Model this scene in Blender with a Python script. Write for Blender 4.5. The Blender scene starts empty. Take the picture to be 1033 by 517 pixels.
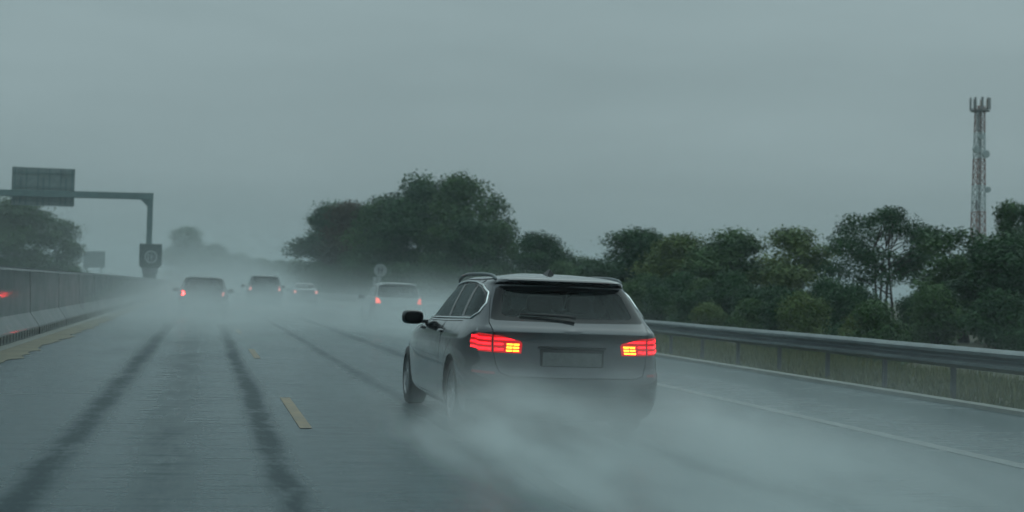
import bpy, bmesh, math, random
import numpy as np
from mathutils import Matrix, Vector, geometry

S = bpy.context.scene
C = S.collection
PI = math.pi
FALL = 0.012                        # crossfall of the carriageway, to the right

# ------------------------------------------------------------------ camera
cd = bpy.data.cameras.new('camera')
cam = bpy.data.objects.new('camera', cd)
C.objects.link(cam)
cd.sensor_width = 36.0
cd.lens = 36.0 * 1364.0 / 1033.0
cd.clip_start, cd.clip_end = 0.1, 6000
cam.matrix_world = (Matrix.Translation((0, 0, 1.2625)) @ Matrix.Rotation(-0.2228, 4, 'Z')
                    @ Matrix.Rotation(PI / 2 + 0.0252, 4, 'X') @ Matrix.Rotation(0.0241, 4, 'Z'))
cd.dof.use_dof = True
cd.dof.focus_distance = 13.0
cd.dof.aperture_fstop = 2.0
S.camera = cam

# ------------------------------------------------------------------ sky, sun, exposure
SUN_EL, SUN_AZ = math.radians(58), math.radians(35)
W = bpy.data.worlds.new('World')
S.world = W
W.use_nodes = True
wn, wl = W.node_tree.nodes, W.node_tree.links
bg = wn['Background']
sky = wn.new('ShaderNodeTexSky')
sky.sky_type = 'NISHITA'
sky.sun_disc = False
sky.sun_elevation, sky.sun_rotation = SUN_EL, SUN_AZ
sky.air_density, sky.dust_density, sky.ozone_density = 1.0, 6.0, 1.0
hs = wn.new('ShaderNodeHueSaturation'); hs.inputs['Saturation'].default_value = 0.25
wl.new(sky.outputs[0], hs.inputs['Color'])
tc = wn.new('ShaderNodeTexCoord')
mp = wn.new('ShaderNodeMapping'); mp.inputs['Scale'].default_value = (1.0, 1.0, 5.0)
wl.new(tc.outputs['Generated'], mp.inputs[0])
nz = wn.new('ShaderNodeTexNoise'); nz.inputs['Scale'].default_value = 1.7
nz.inputs['Detail'].default_value = 5; nz.inputs['Roughness'].default_value = 0.5
wl.new(mp.outputs[0], nz.inputs['Vector'])
cr = wn.new('ShaderNodeValToRGB')               # the cloud sheet: slate to pale grey
cr.color_ramp.elements[0].position, cr.color_ramp.elements[0].color = 0.30, (4.50, 6.22, 6.52, 1)
cr.color_ramp.elements[1].position, cr.color_ramp.elements[1].color = 0.72, (6.42, 8.60, 8.98, 1)
wl.new(nz.outputs[0], cr.inputs[0])
mx = wn.new('ShaderNodeMixRGB'); mx.inputs[0].default_value = 0.94
sx = wn.new('ShaderNodeSeparateXYZ'); wl.new(tc.outputs['Generated'], sx.inputs[0])
ov = wn.new('ShaderNodeMapRange')               # standard overcast sky: three times brighter overhead than at the horizon
ov.inputs['From Min'].default_value, ov.inputs['From Max'].default_value = 0.0, 1.0
ov.inputs['To Min'].default_value, ov.inputs['To Max'].default_value = 0.3333, 1.0
wl.new(sx.outputs[2], ov.inputs[0])
vs_ = wn.new('ShaderNodeVectorMath'); vs_.operation = 'SCALE'
wl.new(cr.outputs[0], vs_.inputs[0]); wl.new(ov.outputs[0], vs_.inputs['Scale'])
wl.new(hs.outputs[0], mx.inputs[1]); wl.new(vs_.outputs[0], mx.inputs[2])
wl.new(mx.outputs[0], bg.inputs['Color'])
bg.inputs['Strength'].default_value = 0.10

sd = bpy.data.lights.new('sun', 'SUN')
sd.energy, sd.angle, sd.color = 0.5, math.radians(70), (0.78, 1.0, 0.98)
sun = bpy.data.objects.new('sun', sd); C.objects.link(sun)
sun.rotation_euler = (PI / 2 - SUN_EL, 0, PI - SUN_AZ)

S.view_settings.view_transform = 'Standard'
S.view_settings.look = 'None'
S.view_settings.exposure = 0.0
S.view_settings.gamma = 1.0
S.view_settings.use_curve_mapping = False

S.render.engine = 'CYCLES'
cy = S.cycles
cy.use_denoising = True
cy.max_bounces, cy.diffuse_bounces, cy.glossy_bounces = 8, 2, 3
cy.transmission_bounces, cy.transparent_max_bounces, cy.volume_bounces = 4, 24, 2
cy.volume_step_rate = 1.0
cy.volume_max_steps = 64
cy.sample_clamp_indirect = 4.0
cy.use_adaptive_sampling = True
cy.adaptive_threshold = 0.06

# ------------------------------------------------------------------ helpers
def g(X):                                        # ground height at lateral position X
    return -FALL * max(-20.0, min(16.0, X))
def bend(D):                                     # the road swings gently to the right far ahead
    return max(0.0, D - 110.0) ** 2 / 5200.0

def tag(o, label=None, cat=None, group=None, kind=None):
    if label: o['label'] = label
    if cat: o['category'] = cat
    if group: o['group'] = group
    if kind: o['kind'] = kind
    return o
def mesh(name, verts, faces, smooth=False):
    me = bpy.data.meshes.new(name)
    me.from_pydata([tuple(map(float, v)) for v in verts], [], faces)
    if smooth:
        me.polygons.foreach_set('use_smooth', [True] * len(me.polygons))
    me.update()
    return me
def link(name, me, m=None, parent=None):
    o = bpy.data.objects.new(name, me)
    C.objects.link(o)
    if m is not None and me is not None and not me.materials: me.materials.append(m)
    if parent is not None: o.parent = parent
    return o
def empty(name, loc=(0, 0, 0), rot=(0, 0, 0)):
    o = bpy.data.objects.new(name, None)
    C.objects.link(o); o.location = loc; o.rotation_euler = rot
    o.empty_display_size = 0.3
    return o
def copy_tree(o, parent=None):
    c = o.copy(); C.objects.link(c)
    if parent is not None: c.parent = parent
    for ch in list(o.children): copy_tree(ch, c)
    return c

class MB:                                        # collects simple solids into one mesh
    def __init__(s): s.v = []; s.f = []
    def add(s, vs, fs):
        b = len(s.v); s.v += [tuple(p) for p in vs]; s.f += [tuple(i + b for i in f) for f in fs]; return s
    def box(s, x0, x1, y0, y1, z0, z1):
        return s.add([(x, y, z) for z in (z0, z1) for y in (y0, y1) for x in (x0, x1)],
                     [(0, 2, 3, 1), (4, 5, 7, 6), (0, 1, 5, 4), (2, 6, 7, 3), (0, 4, 6, 2), (1, 3, 7, 5)])
    def prism(s, prof, y0, y1):                  # closed profile in (x, z) swept along y
        n = len(prof)
        vs = [(x, y0, z) for x, z in prof] + [(x, y1, z) for x, z in prof]
        fs = [(i, (i + 1) % n, n + (i + 1) % n, n + i) for i in range(n)]
        fs += [tuple(range(n - 1, -1, -1)), tuple(range(n, 2 * n))]
        return s.add(vs, fs)
    def tube(s, pts, r, n=8, caps=True):
        pts = [Vector(p) for p in pts]
        rr = r if isinstance(r, (list, tuple)) else [r] * len(pts)
        vs, fs = [], []
        up = None
        for i, p in enumerate(pts):
            d = (pts[min(i + 1, len(pts) - 1)] - pts[max(i - 1, 0)]).normalized()
            if up is None:
                up = Vector((0, 0, 1)) if abs(d.z) < 0.9 else Vector((1, 0, 0))
            a = d.cross(up).normalized(); b = a.cross(d).normalized(); up = b
            vs += [p + rr[i] * (math.cos(2 * PI * k / n) * a + math.sin(2 * PI * k / n) * b) for k in range(n)]
        for i in range(len(pts) - 1):
            for k in range(n):
                fs.append((i * n + k, i * n + (k + 1) % n, (i + 1) * n + (k + 1) % n, (i + 1) * n + k))
        if caps:
            fs.append(tuple(range(n - 1, -1, -1)))
            fs.append(tuple((len(pts) - 1) * n + k for k in range(n)))
        return s.add(vs, fs)
    def lathe(s, prof, c, axis='x', n=28):       # profile (offset along the axis, radius)
        vs, fs = [], []
        for a, r in prof:
            for k in range(n):
                q = 2 * PI * k / n
                u, w = r * math.cos(q), r * math.sin(q)
                vs.append((c[0] + a, c[1] + u, c[2] + w) if axis == 'x' else
                          (c[0] + u, c[1] + a, c[2] + w) if axis == 'y' else (c[0] + u, c[1] + w, c[2] + a))
        for i in range(len(prof) - 1):
            for k in range(n):
                fs.append((i * n + k, i * n + (k + 1) % n, (i + 1) * n + (k + 1) % n, (i + 1) * n + k))
        return s.add(vs, fs)
    def build(s, name, m, parent=None, smooth=False, bevel=0.0, seg=2):
        me = mesh(name, s.v, s.f, smooth)
        if bevel or smooth:
            bm = bmesh.new(); bm.from_mesh(me)
            bmesh.ops.recalc_face_normals(bm, faces=bm.faces)
            if bevel:
                es = [e for e in bm.edges if len(e.link_faces) == 2 and e.calc_face_angle(0) > 0.6]
                bmesh.ops.bevel(bm, geom=es, offset=bevel, segments=seg, profile=0.6, affect='EDGES')
            bm.to_mesh(me); bm.free()
        return link(name, me, m, parent)

# ------------------------------------------------------------------ materials
def new_mat(name):
    m = bpy.data.materials.new(name); m.use_nodes = True
    return m, m.node_tree.nodes, m.node_tree.links, m.node_tree.nodes['Principled BSDF']
def mat(name, col, rough=0.5, metal=0.0, var=0.0, scale=4.0, bump=0.0, bscale=60.0, coat=0.0, spec=0.5, col2=None, rvar=0.0, coords='Object'):
    m, n, l, p = new_mat(name)
    p.inputs['Base Color'].default_value = (*col, 1); p.inputs['Roughness'].default_value = rough
    p.inputs['Metallic'].default_value = metal; p.inputs['Coat Weight'].default_value = coat
    p.inputs['Coat Roughness'].default_value = 0.06; p.inputs['Specular IOR Level'].default_value = spec
    tcn = n.new('ShaderNodeTexCoord')
    if var or col2 or rvar:
        t = n.new('ShaderNodeTexNoise'); t.inputs['Scale'].default_value = scale; t.inputs['Detail'].default_value = 6
        t.inputs['Roughness'].default_value = 0.65
        l.new(tcn.outputs[coords], t.inputs['Vector'])
        r = n.new('ShaderNodeValToRGB'); r.color_ramp.elements[0].position = 0.32; r.color_ramp.elements[1].position = 0.68
        a = col2 or tuple(c * (1 - var) for c in col); b = col if col2 else tuple(min(1, c * (1 + var)) for c in col)
        r.color_ramp.elements[0].color = (*a, 1); r.color_ramp.elements[1].color = (*b, 1)
        l.new(t.outputs[0], r.inputs[0]); l.new(r.outputs[0], p.inputs['Base Color'])
        if rvar:
            mr = n.new('ShaderNodeMapRange'); mr.inputs['From Min'].default_value = 0.35; mr.inputs['From Max'].default_value = 0.65
            mr.inputs['To Min'].default_value = max(0.02, rough - rvar); mr.inputs['To Max'].default_value = rough + rvar
            l.new(t.outputs[0], mr.inputs[0]); l.new(mr.outputs[0], p.inputs['Roughness'])
    if bump:
        t2 = n.new('ShaderNodeTexNoise'); t2.inputs['Scale'].default_value = bscale; t2.inputs['Detail'].default_value = 3
        l.new(tcn.outputs[coords], t2.inputs['Vector'])
        bp = n.new('ShaderNodeBump'); bp.inputs['Strength'].default_value = bump; bp.inputs['Distance'].default_value = 0.02
        l.new(t2.outputs[0], bp.inputs['Height']); l.new(bp.outputs[0], p.inputs['Normal'])
    return m
def glow(name, col, strength, base=(0.3, 0.01, 0.01)):
    m, n, l, p = new_mat(name)
    p.inputs['Base Color'].default_value = (*base, 1); p.inputs['Roughness'].default_value = 0.15
    p.inputs['Emission Color'].default_value = (*col, 1); p.inputs['Emission Strength'].default_value = strength
    return m
def glass_mat(name, tint, gloss_col=(0.9, 0.95, 0.95)):
    m, n, l, p = new_mat(name)
    n.remove(p)
    out = n['Material Output']
    tr = n.new('ShaderNodeBsdfTransparent'); tr.inputs[0].default_value = (*tint, 1)
    gl = n.new('ShaderNodeBsdfGlossy'); gl.inputs['Color'].default_value = (*gloss_col, 1); gl.inputs['Roughness'].default_value = 0.07
    fr = n.new('ShaderNodeFresnel'); fr.inputs['IOR'].default_value = 1.5
    mxs = n.new('ShaderNodeMixShader')
    l.new(fr.outputs[0], mxs.inputs[0]); l.new(tr.outputs[0], mxs.inputs[1]); l.new(gl.outputs[0], mxs.inputs[2])
    l.new(mxs.outputs[0], out.inputs['Surface'])
    return m

class X_:                                        # arithmetic on shader sockets
    def __init__(s, t, sock): s.t, s.s = t, sock
    def op(s, o, *b):
        nd = s.t.nodes.new('ShaderNodeMath'); nd.operation = o
        s.t.links.new(s.s, nd.inputs[0])
        for i, q in enumerate(b):
            if isinstance(q, X_): s.t.links.new(q.s, nd.inputs[i + 1])
            else: nd.inputs[i + 1].default_value = q
        return X_(s.t, nd.outputs[0])
    def __add__(s, b): return s.op('ADD', b)
    def __sub__(s, b): return s.op('SUBTRACT', b)
    def __mul__(s, b): return s.op('MULTIPLY', b)
    def __truediv__(s, b): return s.op('DIVIDE', b)
    def exp(s): return s.op('EXPONENT') if False else X_.const(s.t, math.e).op('POWER', s)
    def sq(s): return s.op('MULTIPLY', s)
    def abs(s): return s.op('ABSOLUTE')
    def max(s, b): return s.op('MAXIMUM', b)
    def min(s, b): return s.op('MINIMUM', b)
    def step(s, a, b):                           # smoothstep from a to b
        nd = s.t.nodes.new('ShaderNodeMapRange'); nd.interpolation_type = 'SMOOTHSTEP'
        nd.inputs['From Min'].default_value = a; nd.inputs['From Max'].default_value = b
        s.t.links.new(s.s, nd.inputs[0]); return X_(s.t, nd.outputs[0])
    @staticmethod
    def const(t, v):
        nd = t.nodes.new('ShaderNodeValue'); nd.outputs[0].default_value = v; return X_(t, nd.outputs[0])
def gauss(x, c, wd): return (((x - c) / wd).sq() * -1.0).exp()

paint_grey = mat('wet_grey_paint', (0.042, 0.047, 0.054), 0.18, 0.45, var=0.10, scale=5, bump=0.018, bscale=120, coat=0.9, rvar=0.08)
paint_dark = mat('wet_dark_paint', (0.030, 0.033, 0.036), 0.30, 0.3, bump=0.04, bscale=120, coat=0.8, var=0.1)
paint_white = mat('wet_silver_white_paint', (0.40, 0.43, 0.43), 0.35, 0.0, bump=0.04, bscale=120, coat=0.7, var=0.05)
paint_silver = mat('wet_silver_paint', (0.36, 0.37, 0.38), 0.32, 0.5, bump=0.04, bscale=120, coat=0.7, var=0.05)
black_plastic = mat('black_plastic', (0.018, 0.019, 0.020), 0.45, var=0.2, scale=20, bump=0.05, bscale=200)
black_gloss = mat('black_gloss_trim', (0.008, 0.009, 0.010), 0.15, spec=0.22)
seam_mat = mat('shut_line_black', (0.006, 0.006, 0.006), 0.9)
chrome = mat('satin_chrome_trim', (0.80, 0.82, 0.82), 0.22, 0.9)
rubber = mat('wet_rubber', (0.016, 0.016, 0.017), 0.42, var=0.25, scale=30)
alloy = mat('alloy_wheel', (0.40, 0.41, 0.42), 0.35, 0.8, var=0.15, scale=25)
cloth_dark = mat('dark_seat_cloth', (0.022, 0.023, 0.025), 0.9, var=0.2, scale=40)
glass_clear = glass_mat('tinted_window_glass', (0.55, 0.68, 0.68), (0.38, 0.43, 0.43))
glass_far = glass_mat('window_glass', (0.45, 0.52, 0.52))
lens_red = mat('red_lamp_lens', (0.20, 0.006, 0.008), 0.12, coat=0.6)
lens_lit = glow('lit_red_lamp_lens', (1.0, 0.006, 0.010), 0.42, (0.20, 0.006, 0.008))
plate_mat = mat('wet_number_plate', (0.095, 0.10, 0.10), 0.4, var=0.25, scale=18, coat=0.4)
led_amber = glow('hot_brake_led', (1.0, 0.15, 0.006), 13.0, (0.5, 0.05, 0.02))
led_red = glow('red_tail_led', (1.0, 0.008, 0.016), 3.8)
led_red_soft = glow('red_tail_glow', (1.0, 0.03, 0.04), 0.9)
fog_red = glow('red_fog_lamp', (1.0, 0.03, 0.03), 60.0)
tail_pale = glow('pale_tail_lamp', (1.0, 0.34, 0.30), 1.6)
tail_red = glow('red_tail_lamp', (1.0, 0.14, 0.09), 2.6)

concrete = mat('wet_concrete', (0.055, 0.072, 0.073), 0.45, var=0.35, scale=1.3, bump=0.04, bscale=30, coat=0.42, spec=0.3, rvar=0.08)
galv = mat('wet_galvanised_steel', (0.13, 0.155, 0.16), 0.40, 0.65, var=0.2, scale=3, bump=0.03, bscale=30)
galv_dark = mat('dull_steel_post', (0.045, 0.05, 0.05), 0.6, 0.2, var=0.2, scale=6)
gantry_steel = mat('green_grey_gantry_steel', (0.13, 0.20, 0.20), 0.45, 0.1, var=0.15, scale=2)
sign_back = mat('grey_sign_back', (0.22, 0.27, 0.27), 0.5, 0.1, var=0.15, scale=2)
sign_dark = mat('dark_sign_face', (0.070, 0.105, 0.10), 0.5, var=0.1, scale=3)
sign_pale = mat('pale_sign_print', (0.42, 0.45, 0.46), 0.5)
sign_mid = mat('grey_plate_face', (0.17, 0.19, 0.20), 0.5)
sign_white = mat('white_sign_face', (0.30, 0.33, 0.33), 0.5)
sign_black = mat('black_sign_print', (0.10, 0.11, 0.11), 0.5)
tower_red = mat('faded_red_tower_paint', (0.21, 0.085, 0.062), 0.6, var=0.2, scale=1)
tower_white = mat('white_tower_paint', (0.38, 0.43, 0.43), 0.6, var=0.1, scale=1)
antenna_grey = mat('antenna_grey', (0.20, 0.20, 0.20), 0.6)
antenna_brown = mat('antenna_brown', (0.25, 0.15, 0.08), 0.6)
bark = mat('wet_bark', (0.045, 0.038, 0.030), 0.85, var=0.3, scale=8)
line_white = mat('worn_white_road_paint', (0.16, 0.18, 0.175), 0.40, col2=(0.03, 0.05, 0.05), scale=7)
line_yellow = mat('worn_yellow_road_paint', (0.28, 0.19, 0.085), 0.40, col2=(0.09, 0.08, 0.05), scale=6)
kerb_concrete = mat('wet_edge_concrete', (0.17, 0.18, 0.16), 0.5, var=0.3, scale=2.2)
sand_mat = mat('wet_sand_and_silt', (0.20, 0.18, 0.12), 0.7, col2=(0.10, 0.098, 0.075), scale=1.4, bump=0.3, bscale=20)

def leaf_mat(name, a, b):
    m, n, l, p = new_mat(name)
    at = n.new('ShaderNodeAttribute'); at.attribute_name = 'tone'
    r = n.new('ShaderNodeValToRGB')
    r.color_ramp.elements[0].color = (*a, 1); r.color_ramp.elements[1].color = (*b, 1)
    l.new(at.outputs['Fac'], r.inputs[0]); l.new(r.outputs[0], p.inputs['Base Color'])
    p.inputs['Roughness'].default_value = 0.6; p.inputs['Specular IOR Level'].default_value = 0.25
    return m
leaf_dark = leaf_mat('dark_green_leaves', (0.010, 0.043, 0.016), (0.038, 0.102, 0.032))
leaf_mid = leaf_mat('mid_green_leaves', (0.020, 0.060, 0.019), (0.070, 0.138, 0.040))
leaf_pale = leaf_mat('yellow_green_leaves', (0.052, 0.102, 0.028), (0.155, 0.205, 0.060))
leaf_rust = leaf_mat('rusty_leaves', (0.020, 0.032, 0.014), (0.090, 0.052, 0.026))
grass_mat = leaf_mat('wet_verge_grass', (0.045, 0.068, 0.020), (0.150, 0.150, 0.052))

def asphalt():
    m, n, l, p = new_mat('wet_asphalt')
    t = m.node_tree
    uv = n.new('ShaderNodeUVMap'); uv.uv_map = 'lane'
    sp = n.new('ShaderNodeSeparateXYZ'); l.new(uv.outputs[0], sp.inputs[0])
    x = X_(t, sp.outputs[0])
    def noise(sx, sy, sc, det=4, ro=0.6):
        mpn = n.new('ShaderNodeMapping'); mpn.inputs['Scale'].default_value = (sx, sy, 1)
        l.new(uv.outputs[0], mpn.inputs[0])
        q = n.new('ShaderNodeTexNoise'); q.inputs['Scale'].default_value = sc
        q.inputs['Detail'].default_value = det; q.inputs['Roughness'].default_value = ro
        l.new(mpn.outputs[0], q.inputs['Vector']); return X_(t, q.outputs[0])
    wob = (noise(0.5, 0.12, 1.0, 3) - 0.5) * 0.18
    xw = x + wob
    tr = gauss(xw, -0.98, 0.15) * 0.95 + gauss(xw, 0.55, 0.12) * 1.05 + gauss(xw, -0.25, 0.28) * 0.45
    tr = tr + gauss(xw, 2.25, 0.13) * 0.55 + gauss(xw, 3.75, 0.20) * 0.6 + gauss(xw, 7.4, 0.7) * 0.25
    brk = noise(1.0, 0.30, 2.6, 5, 0.7).step(0.28, 0.60)
    fine = noise(2.2, 0.7, 9.0, 5, 0.7)
    wiped = (tr * (brk * 0.55 + 0.5) + (fine - 0.5) * 1.0 * tr.min(1.0)).max(0.0).min(1.0)
    patch = noise(0.5, 0.16, 1.0, 5, 0.6).step(0.40, 0.68)
    streak = noise(0.45, 2.6, 3.0, 5, 0.7)           # ripples driven across the road by the wind
    dry = (wiped + patch * 0.22 + (streak.step(0.46, 0.70)) * 0.30).min(1.0)
    col = n.new('ShaderNodeMixRGB'); l.new(dry.s, col.inputs[0])
    col.inputs[1].default_value = (0.008, 0.044, 0.054, 1); col.inputs[2].default_value = (0.004, 0.024, 0.031, 1)
    l.new(col.outputs[0], p.inputs['Base Color'])
    l.new((dry * 0.32 + 0.17).s, p.inputs['Roughness'])
    l.new((X_.const(t, 0.50) - dry * 0.32).s, p.inputs['Specular IOR Level'])
    p.inputs['IOR'].default_value = 1.5
    b = n.new('ShaderNodeBump'); b.inputs['Strength'].default_value = 0.28; b.inputs['Distance'].default_value = 0.012
    hgt = noise(1.0, 1.0, 26.0, 4, 0.65) + streak * 0.35 + noise(1, 1, 110.0, 2) * 0.6
    l.new(hgt.s, b.inputs['Height']); l.new(b.outputs[0], p.inputs['Normal'])
    return m
asphalt_mat = asphalt()
ground_mat = mat('wet_earth_and_grass', (0.040, 0.052, 0.020), 0.8, col2=(0.075, 0.060, 0.032), scale=0.5, bump=0.4, bscale=6)

# ------------------------------------------------------------------ the setting
def strip(name, x0, x1, d0, d1, dz, m, parent=None, step=6.0, nx=1, edge=0.0, seed=0, thick=0.0):
    rnd = random.Random(seed)
    k = max(1, int(math.ceil((d1 - d0) / step)))
    vs, fs, us = [], [], []
    for i in range(k + 1):
        D = d0 + (d1 - d0) * i / k
        for j in range(nx + 1):
            X = x0 + (x1 - x0) * j / nx
            if edge and j == nx: X += edge * (0.22 * math.sin(0.9 * D) + 0.20 * math.sin(2.3 * D + 1) + 0.16 * math.sin(5.1 * D + 2) + 0.3 * (rnd.random() - 0.5))
            vs.append((X + bend(D), D, g(X) + dz)); us.append((X, D))
    for i in range(k):
        for j in range(nx):
            a = i * (nx + 1) + j
            fs.append((a, a + 1, a + nx + 2, a + nx + 1))
    if thick:
        n0 = len(vs)
        vs += [(v[0], v[1], v[2] - thick) for v in vs]
        for i in range(k):
            a = i * (nx + 1); b = a + nx
            fs.append((a, a + nx + 1, n0 + a + nx + 1, n0 + a)); fs.append((b + nx + 1, b, n0 + b, n0 + b + nx + 1))
    me = mesh(name, vs, fs)
    u = me.uv_layers.new(name='lane')
    us = us + us
    for lp in me.loops: u.data[lp.index].uv = us[lp.vertex_index]
    return link(name, me, m, parent)

gx = [-700, -60, -20, -5.4, 10.4, 16, 60, 700]
gy = [-40, 0, 30, 60, 110, 160, 220, 300, 420, 600, 900, 1300]
vs = [(x, y, g(x) - 0.06 - (0.25 if x > 15 else 0) - (0.1 if x < -19 else 0)) for y in gy for x in gx]
fs = [(i * 8 + j, i * 8 + j + 1, i * 8 + j + 9, i * 8 + j + 8) for i in range(len(gy) - 1) for j in range(7)]
tag(link('ground', mesh('ground', vs, fs), ground_mat), kind='structure')

road = tag(strip('road', -3.30, 9.72, -20, 620, 0.0, asphalt_mat, nx=4), kind='structure')
tag(strip('opposite_road', -17.0, -4.9, -20, 620, 0.0, asphalt_mat, nx=3), kind='structure')
tag(strip('median', -4.92, -3.28, -20, 620, -0.012, kerb_concrete), kind='structure')
d0 = 12.15 - 11.4
for k in range(22):
    strip('lane_dash', 0.86, 0.97, d0 + 11.4 * k, d0 + 11.4 * k + 3.3, 0.004, line_yellow, road, step=1.2)
strip('edge_line', 6.47, 6.67, -20, 400, 0.004, line_white, road)
strip('verge_kerb', 9.72, 9.98, -20, 400, 0.05, kerb_concrete, road, thick=0.2)
strip('gutter_silt', -3.28, -2.80, -5, 140, 0.006, sand_mat, road, step=0.25, nx=3, edge=0.22, seed=4)

def scatter_grass():
    rnd = np.random.default_rng(3)
    N = 52000
    D = 9 + 75 * rnd.random(N) ** 1.5
    X = 9.99 + 5.2 * rnd.random(N) ** 1.3
    clump = 0.5 + 0.5 * np.sin(X * 3.1 + np.sin(D * 1.3)) * np.sin(D * 2.3 + X)
    h = (0.06 + 0.17 * rnd.random(N)) * (0.55 + 0.8 * clump) * (0.6 + 0.5 * np.minimum(1, (X - 9.9) / 1.5))
    a = rnd.random(N) * 2 * PI
    wv = 0.006 + 0.012 * rnd.random(N) + D * 0.00012
    z0 = -FALL * np.minimum(X, 16) - 0.06
    lean = (rnd.random((N, 2)) - 0.5) * 0.16
    v = np.empty((N, 3, 3))
    v[:, 0] = np.stack([X - wv * np.cos(a), D - wv * np.sin(a), z0], 1)
    v[:, 1] = np.stack([X + wv * np.cos(a), D + wv * np.sin(a), z0], 1)
    v[:, 2] = np.stack([X + lean[:, 0], D + lean[:, 1], z0 + h], 1)
    me = bpy.data.meshes.new('verge_grass')
    me.vertices.add(3 * N); me.vertices.foreach_set('co', v.ravel())
    me.loops.add(3 * N); me.loops.foreach_set('vertex_index', np.arange(3 * N))
    me.polygons.add(N); me.polygons.foreach_set('loop_start', np.arange(N) * 3)
    me.update(calc_edges=True)
    at = me.attributes.new('tone', 'FLOAT', 'FACE')
    at.data.foreach_set('value', np.clip(0.5 * clump + 0.5 * rnd.random(N), 0, 1))
    tag(link('verge_grass', me, grass_mat), 'short wet yellow green grass under the steel guard rail', 'grass', kind='stuff')
scatter_grass()

# ------------------------------------------------------------------ median wall: 6 m precast lengths
wall = tag(empty('median_wall', (-3.7, 25, g(-3.7))),
           'long wet grey concrete median wall with a sloping foot and drain slots', 'wall')
def wall_piece(L=5.94):
    b = MB()
    b.prism([(0.15, 0.15), (0.14, 0.19), (-0.05, 0.47), (-0.08, 1.38), (-0.10, 1.42), (-0.42, 1.42), (-0.44, 1.38), (-0.47, 0.47), (-0.60, 0.17), (-0.60, 0.15)], 0, L)
    y = 0.10
    b.box(-0.58, 0.13, 0, y, -0.05, 0.152)
    while y < L - 0.3:                            # the drain slots are real gaps between the feet
        b.box(-0.58, 0.148, y + 0.10, min(L, y + 0.42), -0.05, 0.152); y += 0.42
    b.box(-0.56, -0.25, 0.02, L - 0.02, -0.05, 0.151)
    return mesh('wall_segment', b.v, b.f)
wp = wall_piece(); wp.materials.append(concrete)
for k in range(30):
    D = 25.6 - 6 * 3 + 6 * k
    o = link('wall_segment', wp, None, wall)
    o.location = (bend(D), D - 25, 0)
    dx = bend(D + 6) - bend(D); o.rotation_euler = (0, 0, -math.atan2(dx, 6.0))
wcap = MB().box(-0.36, -0.16, 0, 5.94, 1.42, 1.452)
cap_me = mesh('capping_rail', wcap.v, wcap.f); cap_me.materials.append(galv)
for k in range(24):
    D = 7.6 + 6 * k
    o = link('capping_rail', cap_me, None, wall)
    o.location = (bend(D), D - 25, 0); o.rotation_euler = (0, 0, -math.atan2(bend(D + 6) - bend(D), 6.0))

# ------------------------------------------------------------------ steel guard rail on the right
RX = 10.39
rail = tag(empty('guard_rail', (RX, 17.5, g(RX))), 'wet galvanised steel guard rail on short posts along the right verge', 'guard rail')
wprof = [(0.00, 0.00), (-0.055, 0.035), (-0.080, 0.055), (-0.080, 0.095), (-0.02, 0.130), (0.0, 0.145), (0.0, 0.165),
         (-0.02, 0.180), (-0.080, 0.215), (-0.080, 0.255), (-0.055, 0.275), (0.0, 0.31)]
b = MB()
full = [(x, z) for x, z in wprof] + [(x + 0.004, z) for x, z in reversed(wprof)]
b.prism(full, 0, 4.06)
beam_me = mesh('beam', b.v, b.f); beam_me.materials.append(galv)
pb = MB().box(0.035, 0.095, -0.03, 0.03, -0.6, 0.70)
pb.box(0.001, 0.034, -0.028, 0.028, 0.50, 0.66)
post_me = mesh('post', pb.v, pb.f); post_me.materials.append(galv_dark)
for k in range(-3, 46):
    D = 17.48 - 2 + 4 * k
    o = link('beam', beam_me, None, rail)
    o.location = (bend(D) + (0.009 if k % 2 else 0.0), D - 17.5, 0.44 + (0.003 if k % 2 else 0))
    o.rotation_euler = (0, 0, -math.atan2(bend(D + 4) - bend(D), 4.0))
for k in range(-6, 84):
    D = 17.48 + 2 * k
    o = link('post', post_me, None, rail); o.location = (bend(D) + 0.014, D - 17.5, 0)

# ------------------------------------------------------------------ trees
def leaf_mesh(name, pts, size, rnd, tone, out):
    N = len(pts)
    nn = out + 0.55 * rnd.normal(size=(N, 3)); nn /= np.linalg.norm(nn, axis=1)[:, None]
    q = rnd.normal(size=(N, 3)); a = np.cross(nn, q); a /= np.linalg.norm(a, axis=1)[:, None]
    b_ = np.cross(nn, a)
    s = (size * (0.6 + 0.8 * rnd.random(N)))[:, None]
    v = np.empty((N, 4, 3))
    v[:, 0] = pts - a * s * 0.5; v[:, 1] = pts + b_ * s * 0.34; v[:, 2] = pts + a * s * 0.5; v[:, 3] = pts - b_ * s * 0.34
    me = bpy.data.meshes.new(name)
    me.vertices.add(4 * N); me.vertices.foreach_set('co', v.ravel())
    me.loops.add(4 * N); me.loops.foreach_set('vertex_index', np.arange(4 * N))
    me.polygons.add(N); me.polygons.foreach_set('loop_start', np.arange(N) * 4)
    me.update(calc_edges=True)
    at = me.attributes.new('tone', 'FLOAT', 'FACE'); at.data.foreach_set('value', np.clip(tone, 0, 1))
    return me

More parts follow.
